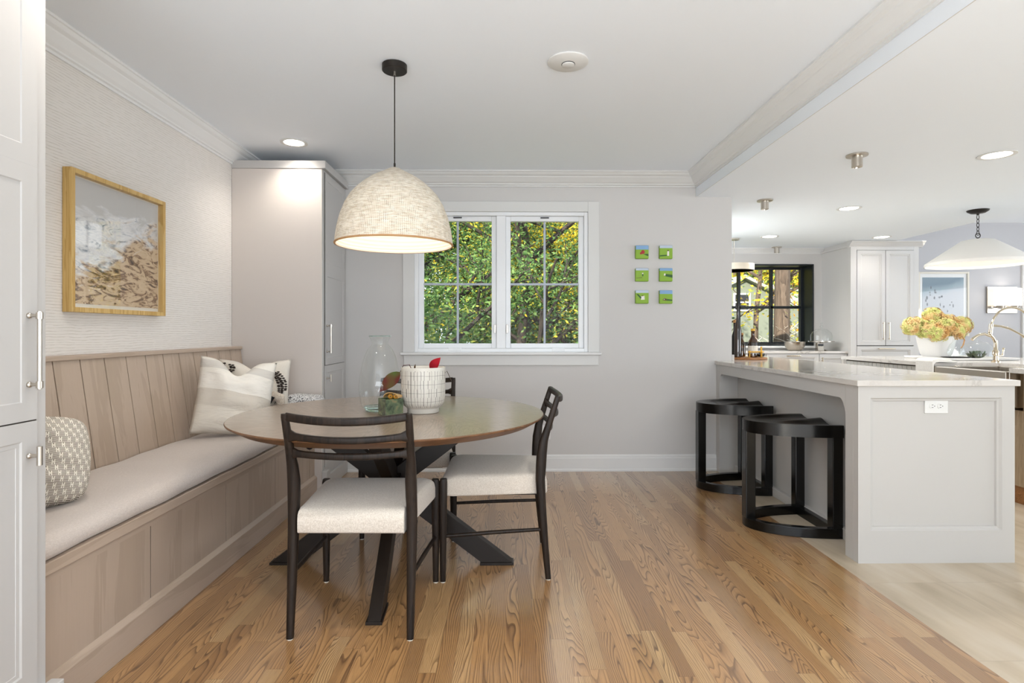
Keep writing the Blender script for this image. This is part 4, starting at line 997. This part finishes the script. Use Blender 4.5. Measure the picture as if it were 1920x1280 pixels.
# faucet
fx, fy = 3.878, 4.412
fa = thing('kitchen_faucet', 'polished nickel high-arc bridge faucet with spray arm behind the sink', 'faucet', (fx, fy, ZT))
MB().lathe([(.030, 0), (.030, .008), (.018, .014), (.016, .05), (.022, .056), (.022, .085), (.014, .095), (.012, .17)], (fx, fy, ZT), 24).build('body', 'chrome', fa, smooth=True)
pts = [(fx+.0, fy, ZT+.16), (fx-.010, fy-.01, ZT+.20), (fx-.04, fy, ZT+.225)]
MB().tube([(fx, fy, ZT+.10), (fx, fy, ZT+.15), (fx-.02, fy, ZT+.19), (fx-.045, fy, ZT+.215), (fx-.05, fy, ZT+.24)], .011, 12).tube([(fx-.045, fy, ZT+.205), (fx-.09, fy, ZT+.222), (fx-.14, fy, ZT+.212), (fx-.175, fy, ZT+.19), (fx-.19, fy, ZT+.175)], [.010, .010, .009, .010, .012], 12).build('spout', 'chrome', fa, smooth=True)
arc = [(fx-.045, fy, ZT+.22), (fx-.035, fy, ZT+.30), (fx-.01, fy, ZT+.355)]
for i in range(13):
    a = PI-.35-(PI-.75)*i/12; arc.append((fx+.115+.125*math.cos(a), fy-.02*i/12, ZT+.325+.105*math.sin(a)))
MB().tube([arc[0], arc[1]], .014, 12).tube(arc[1:], .0075, 12).build('high_arc', 'chrome', fa, smooth=True)
MB().tube([(fx-.035, fy, ZT+.29), (fx+.03, fy-.01, ZT+.283), (fx+.09, fy-.02, ZT+.265), (fx+.16, fy-.03, ZT+.225), (fx+.20, fy-.03, ZT+.20)], [.010, .008, .009, .007, .012], 12).build('spray_arm', 'chrome', fa, smooth=True)
MB().tube([(fx+.0, fy, ZT+.045), (fx+.055, fy, ZT+.052), (fx+.062, fy, ZT+.10)], [.009, .009, .006], 10).sphere((fx+.062, fy, ZT+.105), .009, 12, 8).build('handle', 'chrome', fa, smooth=True)
sd = thing('soap_dispenser', 'clear glass soap bottle at the right edge of the island', 'soap bottle', (4.02, 4.22, ZT))
MB().lathe([(.03, .001), (.032, .01), (.032, .11), (.014, .13), (.012, .15)], (4.02, 4.22, ZT), 24).build('bottle', 'vase_glass', sd, smooth=True)
MB().lathe([(.027, .002), (.028, .008), (.028, .045), (.002, .045)], (4.02, 4.22, ZT), 24).build('liquid', 'succulent', sd, smooth=True)
# tray and arrangement on island
tr = MB(); rects(tr, lambda u, v, w: (u, v, ZT+w), 3.70, 4.27, 4.64, 5.17, [(0, .001), (-.006, .010), (-.008, .020), (-.002, .020), (.004, .008)])
tag(tr.build('serving_tray', 'vase_white', origin=(4, 4.93, ZT), bevel=.002), 'flat pale tray on the island holding the flower arrangement', 'tray')
vz = thing('hydrangea_vase', 'round white vase filled with dried gold and green hydrangeas', 'flower vase', (3.87, 5.02, ZT+.010))
MB().lathe([(.06, 0), (.095, .004), (.118, .03), (.13, .08), (.142, .14), (.150, .19), (.146, .19), (.13, .12), (.002, .06)], (3.87, 5.02, ZT+.010), 40).build('vase', 'vase_white', vz, smooth=True)
rnd = random.Random(11)
def flower_head(c, r, seed):
    rd = random.Random(seed); m = MB()
    for i in range(150):
        z = rd.uniform(-.75, 1); a = rd.uniform(0, 2*PI); q = math.sqrt(max(0, 1-z*z)); d = Vector((q*math.cos(a), q*math.sin(a), z))
        ce = Vector(c)+d*r*rd.uniform(.86, 1.04); u = d.orthogonal().normalized(); w_ = d.cross(u); rot = rd.uniform(0, 2*PI); s = r*.17
        for k in range(4):
            an = rot+k*PI/2; t_ = u*math.cos(an)+w_*math.sin(an); n_ = u*math.cos(an+PI/2)+w_*math.sin(an+PI/2)
            m.add([tuple(ce), tuple(ce+(t_+n_*.55)*s+d*s*.35), tuple(ce+t_*s*1.35+d*s*.2), tuple(ce+(t_-n_*.55)*s+d*s*.35)], [(0, 1, 2, 3)])
    m.sphere(c, r*.86, 12, 8)
    return m
for i, (dx, dy, dz, r) in enumerate(((-.01, .03, .375, .085), (-.205, .0, .285, .090), (-.11, -.05, .255, .090), (.03, -.06, .265, .095), (.12, .03, .315, .085), (.215, -.02, .295, .080), (-.06, -.10, .22, .080), (.10, -.10, .235, .075))):
    flower_head((3.87+dx, 5.02+dy, ZT+dz), r, i+20).build('hydrangea_head', 'petal', vz)
m = MB()
for dx, dy, dz in ((-.2, 0, .27), (.2, -.02, .28), (0, .03, .36), (.12, .03, .3)): m.tube([(3.87+dx*.2, 5.02, ZT+.09), (3.87+dx, 5.02+dy, ZT+dz)], .004, 6)
m.build('stems', 'bark', vz)
jg = thing('glass_jug', 'clear glass jug with loop handle in front of the white vase', 'jug', (3.84, 4.76, ZT+.022))
MB().lathe([(.02, .001), (.05, .004), (.062, .03), (.06, .06), (.045, .10), (.022, .13), (.018, .17), (.024, .185)], (3.84, 4.76, ZT+.026), 32, cap=False).build('vessel', 'vase_glass', jg, smooth=True)
MB().tube([(3.858, 4.76, ZT+.19), (3.895, 4.76, ZT+.20), (3.915, 4.76, ZT+.17), (3.905, 4.76, ZT+.13), (3.885, 4.76, ZT+.10)], .005, 10).build('handle', 'cork', jg, smooth=True)
tag(MB().lathe([(.05, 0), (.085, .004), (.108, .014), (.104, .015), (.08, .008), (.002, .006)], (3.84, 4.76, ZT+.011), 36).build('dark_plate', 'bronze', origin=(3.84, 4.76, ZT+.011), smooth=True), 'small dark round plate under the glass jug', 'plate')
bw = thing('succulent_bowl', 'low bowl of grey green succulents under the glass dome on the island', 'bowl', (4.115, 4.88, ZT+.010))
MB().lathe([(.03, 0), (.055, .01), (.075, .04), (.07, .04), (.002, .03)], (4.115, 4.88, ZT+.010), 28).build('bowl', 'green_glaze', bw, smooth=True)
m = MB()
for i in range(40):
    a = rnd.uniform(0, 2*PI); r_ = rnd.uniform(0, .058); b_ = Vector((4.115+r_*math.cos(a), 4.88+r_*math.sin(a), ZT+.042)); leaf(m, b_, b_+Vector((math.cos(a)*.02, math.sin(a)*.02, .032)), .007, (math.cos(a), math.sin(a), .1))
m.build('succulent', 'succulent', bw, smooth=True)
dm = thing('glass_dome', 'clear glass dome over the succulents on the island tray', 'cloche', (4.125, 4.88, ZT+.010))
MB().lathe([(.125, .002), (.127, .05), (.118, .09), (.095, .118), (.06, .136), (.03, .144), (.003, .146)], (4.125, 4.88, ZT+.010), 44, cap=False).build('dome', 'vase_glass', dm, smooth=True)
MB().sphere((4.125, 4.88, ZT+.170), .014, 14, 10).build('knob', 'vase_glass', dm, smooth=True)
# conical pendant
qx, qy = 4.318, 5.10
cp = thing('cone_pendant', 'wide white cone pendant hanging on a dark chain over the island', 'pendant lamp', (qx, qy, 1.75))
MB().lathe([(.002, HK-.001), (.085, HK-.001), (.080, HK-.012), (.055, HK-.028), (.012, HK-.032), (.010, HK-.045), (.002, HK-.045)], (qx, qy, 0), 36).build('canopy', 'bronze', cp, smooth=True)
m = MB()
for k in range(5):
    zc = HK-.065-.036*k; pts = []
    for i in range(17):
        a = 2*PI*i/16; u, v = .011*math.cos(a), .022*math.sin(a); pts.append((qx+(u if k % 2 == 0 else 0), qy+(0 if k % 2 == 0 else u), zc+v))
    m.tube(pts, .0028, 6)
pts = [(qx+.022*math.cos(2*PI*i/20), qy, 2.018+.022*math.sin(2*PI*i/20)) for i in range(21)]; m.tube(pts, .0038, 8)
m.build('chain', 'bronze', cp, smooth=True)
MB().lathe([(.010, 1.985), (.085, 1.981), (.125, 1.972), (.398, 1.775), (.402, 1.748)], (qx, qy, 0), 64, cap=False).lathe([(.010, 1.981), (.12, 1.966), (.390, 1.772), (.394, 1.748)], (qx, qy, 0), 64, cap=False).build('shade', 'plaster', cp, smooth=True, ang=35)
MB().lathe([(.01, 1.985), (.01, 2.0)], (qx, qy, 0), 12).lathe([(.018, 1.90), (.018, 1.98)], (qx, qy, 0), 12).build('socket', 'bronze', cp)
MB().sphere((qx, qy, 1.86), .04, 16, 10).build('bulb', 'bulb', cp, smooth=True)
l = lamp('cone_pendant_light', 'POINT', (0, 0, .10), 9, (1, .95, .88), shadow_soft_size=.05); l.parent = cp
dp = thing('drum_pendant', 'beige drum pendant partly hidden behind the wall end, before the black window', 'pendant lamp', (2.73, 6.69, 1.87))
MB().lathe([(.225, 0), (.225, .075), (.220, .075), (.220, 0)], (2.73, 6.69, 1.865), 40).build('shade', 'drum', dp, smooth=True, ang=40)
MB().tube([(2.73, 6.69, 1.90), (2.73, 6.69, HK-.02)], .004, 8).tube([(2.51, 6.69, 1.92), (2.95, 6.69, 1.92)], .003, 6).build('rod', 'nickel', dp)
MB().lathe([(.06, HK-.001), (.06, HK-.02), (.002, HK-.025)], (2.73, 6.69, 0), 24).build('canopy', 'nickel', dp)
# gray wall art and sconce
ka = thing('framed_beach_print', 'pale beach print in a white frame on the grey wall behind the flowers', 'picture', (6.33, 8.1, 1.54))
m = MB(); ring_frame(m, 5.96, 6.70, 1.078, 2.004, .025, 8.06, 8.099); m.build('frame', 'label', ka, bevel=.002)
MB().box(5.985, 6.675, 8.080, 8.085, 1.10, 1.98).build('mat_board', 'white_plastic', ka)
MB().box(6.03, 6.63, 8.076, 8.080, 1.16, 1.925).build('print', 'beach', ka)
m = MB(); rnd = random.Random(8)
for i in range(26):
    x, z = rnd.uniform(6.05, 6.50), rnd.uniform(1.25, 1.80); a, b = rnd.uniform(.006, .018), rnd.uniform(.010, .028); m.sphere((x, 8.0755, z), 1, 8, 5, (a, .001, b))
m.build('printed_figures', 'blackframe', ka)
MB().box(5.985, 6.675, 8.066, 8.068, 1.10, 1.98).build('picture_glass', 'pane_reflect', ka)
sc = thing('wall_sconce', 'square nickel wall sconce with two lit glass shades on the grey wall', 'wall light', (7.19, 8.1, 1.6))
MB().box(6.975, 7.415, 8.075, 8.099, 1.41, 1.795).build('backplate', 'nickel', sc, bevel=.003)
MB().box(6.985, 7.405, 8.02, 8.076, 1.485, 1.505).build('arm', 'nickel', sc, bevel=.002)
for s in (-1, 1):
    MB().lathe([(.002, 0), (.075, 0), (.075, .245), (.002, .245)], (7.195+s*.105, 7.985, 1.515), 28).build('shade', 'lens_lit', sc, smooth=True, ang=40)
    MB().lathe([(.02, -.045), (.045, -.03), (.05, 0)], (7.195+s*.105, 7.985, 1.515), 20).build('cup', 'nickel', sc, smooth=True)
l = lamp('sconce_light', 'POINT', (0, -.30, .05), 2.5, (1, .9, .78), shadow_soft_size=.08); l.parent = sc
# window counter things
bwl = thing('stone_bowl', 'grey ribbed bowl on the counter below the black window', 'bowl', (3.68, 7.12, ZT))
MB().lathe([(.07, 0), (.085, .01), (.115, .06), (.125, .115), (.119, .115), (.108, .06), (.002, .02)], (3.68, 7.12, ZT), 36).build('bowl', 'steel', bwl, smooth=True)
ck = thing('cake_stand', 'glass dome cake stand in the right corner of the black window', 'cake stand', (4.02, 7.12, ZT))
MB().lathe([(.07, .0), (.06, .01), (.02, .02), (.02, .10), (.15, .112), (.15, .122), (.002, .122)], (4.02, 7.12, ZT), 36).build('stand', 'steel', ck, smooth=True)
MB().lathe([(.125, .124), (.125, .19), (.11, .23), (.07, .265), (.02, .28), (.002, .282)], (4.02, 7.12, ZT), 36, cap=False).build('dome', 'vase_glass', ck, smooth=True)
MB().sphere((4.02, 7.12, ZT+.305), .02, 12, 8).sphere((4.02, 7.12, ZT+.345), .013, 10, 6).build('knob', 'vase_glass', ck, smooth=True)
rd_ = thing('countertop_clock', 'small silver clock with dark face on the window counter', 'clock', (3.93, 6.98, ZT))
MB().prism([(6.96, 0+ZT), (7.04, ZT), (7.02, ZT+.10), (6.985, ZT+.10)], 'x', 3.89, 3.97).build('case', 'steel', rd_, bevel=.006)
MB().box(3.90, 3.96, 6.966, 6.980, ZT+.065, ZT+.088).build('display', 'blackframe', rd_)
# bottle group at wall end
tr = MB().lathe([(.002, .0), (.185, .0), (.19, .006), (.185, .018), (.002, .018)], (2.10, 4.93, ZT), 40)
tag(tr.build('round_board', 'bread', origin=(2.10, 4.93, ZT), smooth=True, ang=40), 'round wooden board under the bottles at the end of the wall', 'board')
def bottle(x, y, r, h, mat, label, lab=False, cap='cork'):
    z = ZT+.019; t = thing('glass_bottle', label, 'bottle', (x, y, z), group='bottles on the round board')
    MB().lathe([(r*.8, 0), (r, .006), (r, h*.52), (r*.85, h*.60), (r*.38, h*.74), (r*.33, h*.93), (r*.40, h*.95), (r*.40, h)], (x, y, z), 28).build('vessel', mat, t, smooth=True)
    MB().lathe([(r*.42, h*.965), (r*.42, h*1.05), (r*.002, h*1.05)], (x, y, z), 18).build('cap', cap, t, smooth=True)
    if lab: MB().sect([(x, y, z+h*.14, r*1.012, r*1.012), (x, y, z+h*.42, r*1.012, r*1.012)], 'xy', 28, 2).build('label', 'label', t, smooth=True)
bottle(2.165, 4.90, .041, .235, 'amber', 'brown bottle with cream label at the front of the board', True, 'bamboo')
bottle(2.045, 5.00, .028, .31, 'darkglass', 'tall dark narrow bottle at the left of the board', False, 'cork')
bottle(2.02, 4.87, .030, .44, 'amber', 'tallest amber bottle against the wall end', False, 'dark')
bottle(2.12, 5.02, .030, .20, 'amber', 'short amber bottle with a cork behind the labelled bottle', False, 'cork')
bk = thing('bamboo_rack', 'little yellow bamboo rack around the labelled bottle', 'rack', (2.165, 4.86, ZT+.019))
m = MB(); m.tube([(2.10, 4.845, ZT+.065), (2.235, 4.845, ZT+.065)], .005, 8)
for x in (2.115, 2.22): m.tube([(x, 4.85, ZT+.019), (x, 4.85, ZT+.075)], .005, 8)
m.tube([(2.225, 4.87, ZT+.019), (2.225, 4.87, ZT+.11)], .008, 8); m.build('frame', 'bamboo', bk, smooth=True)
m = MB(); rnd = random.Random(2)
blob(m, (2.245, 4.93, ZT+.036), (.035, .03, .016), 4, amp=.3)
tag(m.build('dried_fruit_pile', 'bronze', origin=(2.245, 4.93, ZT+.019)), 'small heap of brown dried pods on the round board', 'pods')

# ------------------------------------------------------------------ outdoors
structure(MB().box(-30, 45, 4.9, 60, -.9, -.8).build('ground', 'grass'))
def trunk_branches(rd, base, h, r, spread, nb, depth=3, lean=(0, 0)):
    m = MB(); tips = []
    def grow(p, d, L, rad, k):
        pts = [p]; n = 5; q = p.copy(); dd = d.copy()
        for i in range(n):
            dd = (dd+Vector((rd.uniform(-1, 1), rd.uniform(-1, 1), rd.uniform(-.4, .8)))*.17).normalized(); q = q+dd*L/n; pts.append(q.copy())
        m.tube(pts, [rad*(1-.55*i/n) for i in range(n+1)], 6 if k > 0 else 10)
        if k >= 1: tips.extend(pts[1:])
        if k < depth:
            for b_ in range(nb if k == 0 else 3):
                i = rd.randint(1 if k == 0 else 2, n); a = rd.uniform(0, 2*PI)
                nd = (dd*.5+Vector((math.cos(a), math.sin(a), rd.uniform(-.1, .7)))*spread).normalized()
                grow(pts[i], nd, L*rd.uniform(.45, .7), rad*(.5 if k == 0 else .55), k+1)
    grow(Vector(base), Vector((lean[0], lean[1], 1)).normalized(), h, r, 0)
    return m, tips
def tree(name, label, cat, base, h, r, mats, wts, nleaf, size, seed, spread=1.0, nb=9, bark='bark', cloud=.35, group='trees outside the windows', lean=(0, 0), depth=3, zmin=-9):
    rd = random.Random(seed); m, tips = trunk_branches(rd, base, h, r, spread, nb, depth, lean)
    t = thing(name, label, cat, base, group=group); m.build('trunk', bark, t, smooth=True)
    if not nleaf: return t
    f = MB(); V = f.v; F = f.f; FM = f.fm; L = len(mats)
    for i in range(nleaf):
        p_ = rd.choice(tips); c_ = (p_.x+rd.gauss(0, cloud), p_.y+rd.gauss(0, cloud), p_.z+rd.gauss(0, cloud*.7))
        if c_[2] < zmin: continue
        k = size*rd.uniform(.6, 1.25)
        u = Vector((rd.gauss(0, 1), rd.gauss(0, 1), rd.gauss(0, .6))).normalized(); w_ = u.cross(Vector((rd.gauss(0, 1), rd.gauss(0, 1), rd.gauss(0, 1)))).normalized()
        o = len(V); cx, cy, cz = c_; ux, uy, uz = u*k; wx, wy, wz = w_*k*.42
        V.extend([(cx-ux, cy-uy, cz-uz), (cx+wx, cy+wy, cz+wz), (cx+ux, cy+uy, cz+uz), (cx-wx, cy-wy, cz-wz)]); F.append((o, o+1, o+2, o+3))
        FM.append(rd.choices(range(L), wts)[0])
    f.build('foliage', mats, t)
    return t
G_ = ['leaf_green', 'leaf_dark', 'leaf_lime', 'leaf_yellow']
specs = [
 ((-1.15, 8.0, -.8), 3.0, .09, [6, 6, .5, .05], 5200, 'leafy green tree seen through the left half of the dining window', 1),
 ((.12, 8.8, -.8), 3.2, .10, [5, 6, .8, .1], 5200, 'green tree with dark forked trunk behind the window mullion', 2),
 ((1.25, 9.6, -.8), 3.2, .09, [3, 3, 2, 1.5], 5200, 'mixed green and yellow tree in the right sash of the dining window', 3),
 ((1.9, 11.8, -.8), 3.6, .10, [.6, .3, 2, 6], 7000, 'golden yellow tree at the right edge of the dining window', 4),
 ((-2.1, 11.2, -.8), 3.8, .11, [4, 6, 1, .6], 7000, 'deep green tree farther back at the left of the dining window', 5),
 ((-.4, 12.6, -.8), 4.0, .11, [4, 5, 1.5, 1], 7000, 'tall green tree in the second row behind the dining window', 6),
]
for b_, h, r, wts, nl, lab, sd_ in specs:
    tree('broadleaf_tree', lab, 'tree', b_, h, r*1.15, G_, wts, int(nl*2.3), .035 if b_[1] < 10 else .044, sd_, cloud=.30, bark='bark_dark')
for i, (x, lab, wts) in enumerate(((-3.6, 'far green tree at the left in the dining window backdrop', [4, 6, 1, .3]), (-.6, 'far green tree in the centre of the dining window backdrop', [4, 5, 2, .5]), (2.3, 'far yellow tree in the right backdrop of the dining window', [1, 1, 2, 5]))):
    tree('broadleaf_tree', lab, 'tree', (x, 16.5+i*.6, -.8), 5.0, .14, G_, wts, 16000, .085, 40+i, cloud=.6, nb=12)
for b_, sd_, lab in (((-1.7, 7.4, -.8), 81, 'low green shrub filling the lower left corner of the dining window'), ((-.5, 9.9, -.8), 82, 'low green shrub between the near trees in the dining window'), ((.75, 10.4, -.8), 83, 'low green shrub under the right sash of the dining window'), ((-2.6, 13.5, -.8), 84, 'far low shrub behind the left trees in the dining window')):
    tree('green_shrub', lab, 'shrub', b_, 1.7, .04, G_, [5, 6, 1.5, .3], 7000, .045 if b_[1] < 12 else .07, sd_, cloud=.26, nb=12, group='shrubs under the trees')
# kitchen window view
hs = thing('neighbour_house', 'grey green gabled house beyond the trees in the kitchen window', 'house', (11.5, 26, -.8))
MB().prism([(8.3, -.8), (11.6, -.8), (11.6, 2.55), (9.95, 3.35), (8.3, 2.55)], 'y', 23.5, 30).box(11.6, 18, 25, 30, -.8, 2.4).build('wall', 'siding', hs)
MB().prism([(8.05, 2.42), (9.95, 3.37), (11.85, 2.42), (11.85, 2.56), (9.95, 3.51), (8.05, 2.56)], 'y', 23.2, 30.2).prism([(11.5, 2.3), (18.3, 2.3), (18.3, 2.5), (11.5, 3.2)], 'y', 24.8, 30).build('roof', 'shingle', hs)
wf = MB(); ring_frame(wf, 9.55, 10.25, 2.0, 2.75, .06, 23.42, 23.5); wf.box(9.55, 10.25, 23.43, 23.49, 2.35, 2.40); wn_ = wf.build('window', 'white_plastic', hs)
MB().box(9.61, 10.19, 23.46, 23.48, 2.06, 2.69).build('pane', 'darkglass', wn_)
m = MB(); m.tube([(5.10, 10.4, -.9), (5.13, 10.4, 1.0), (5.16, 10.4, 3), (5.25, 10.4, 6)], [.17, .14, .125, .10], 16)
tt = thing('oak_tree', 'thick grey tree trunk standing in the kitchen window', 'tree', (5.10, 10.4, -.8), group='trees outside the windows'); m.build('trunk', 'bark', tt, smooth=True)
Y_ = ['leaf_yellow', 'leaf_lime', 'leaf_green', 'leaf_orange']
tree('maple_tree', 'golden maple at the upper right of the kitchen window', 'tree', (8.9, 15.0, -.8), 4.4, .09, Y_, [6, 3, 2, .6], 5200, .07, 61, cloud=.40, zmin=1.5)
tree('maple_tree', 'yellow green maple at the left of the kitchen window', 'tree', (5.6, 13.0, -.8), 4.0, .08, Y_, [5, 3, 1.2, .3], 3600, .055, 62, cloud=.36, zmin=1.1)
tree('maple_tree', 'small orange and yellow maple at the lower right of the kitchen window', 'tree', (6.9, 12.2, -.8), 1.7, .04, Y_, [4, 1.5, .8, 3], 1500, .055, 63, cloud=.22)
tree('maple_tree', 'far golden tree above the neighbouring house', 'tree', (12.5, 32, -.8), 9, .2, Y_, [6, 4, 3, .3], 9000, .22, 64, cloud=1.1, nb=13)
tree('maple_tree', 'far lime tree behind the house roof on the left', 'tree', (17.5, 34, -.8), 9, .2, Y_, [5, 4, 5, .2], 8000, .24, 65, cloud=1.2, nb=13)
tree('bare_shrub', 'leafless pale twiggy shrub low in the kitchen window', 'shrub', (5.4, 11.0, -.8), 1.5, .030, [], [], 0, 0, 71, spread=1.1, nb=12, bark='twig_pale')
tree('bare_shrub', 'second pale bare shrub spreading to the right below the maple leaves', 'shrub', (6.0, 11.3, -.8), 1.2, .026, [], [], 0, 0, 72, spread=1.4, nb=12, bark='twig_pale')
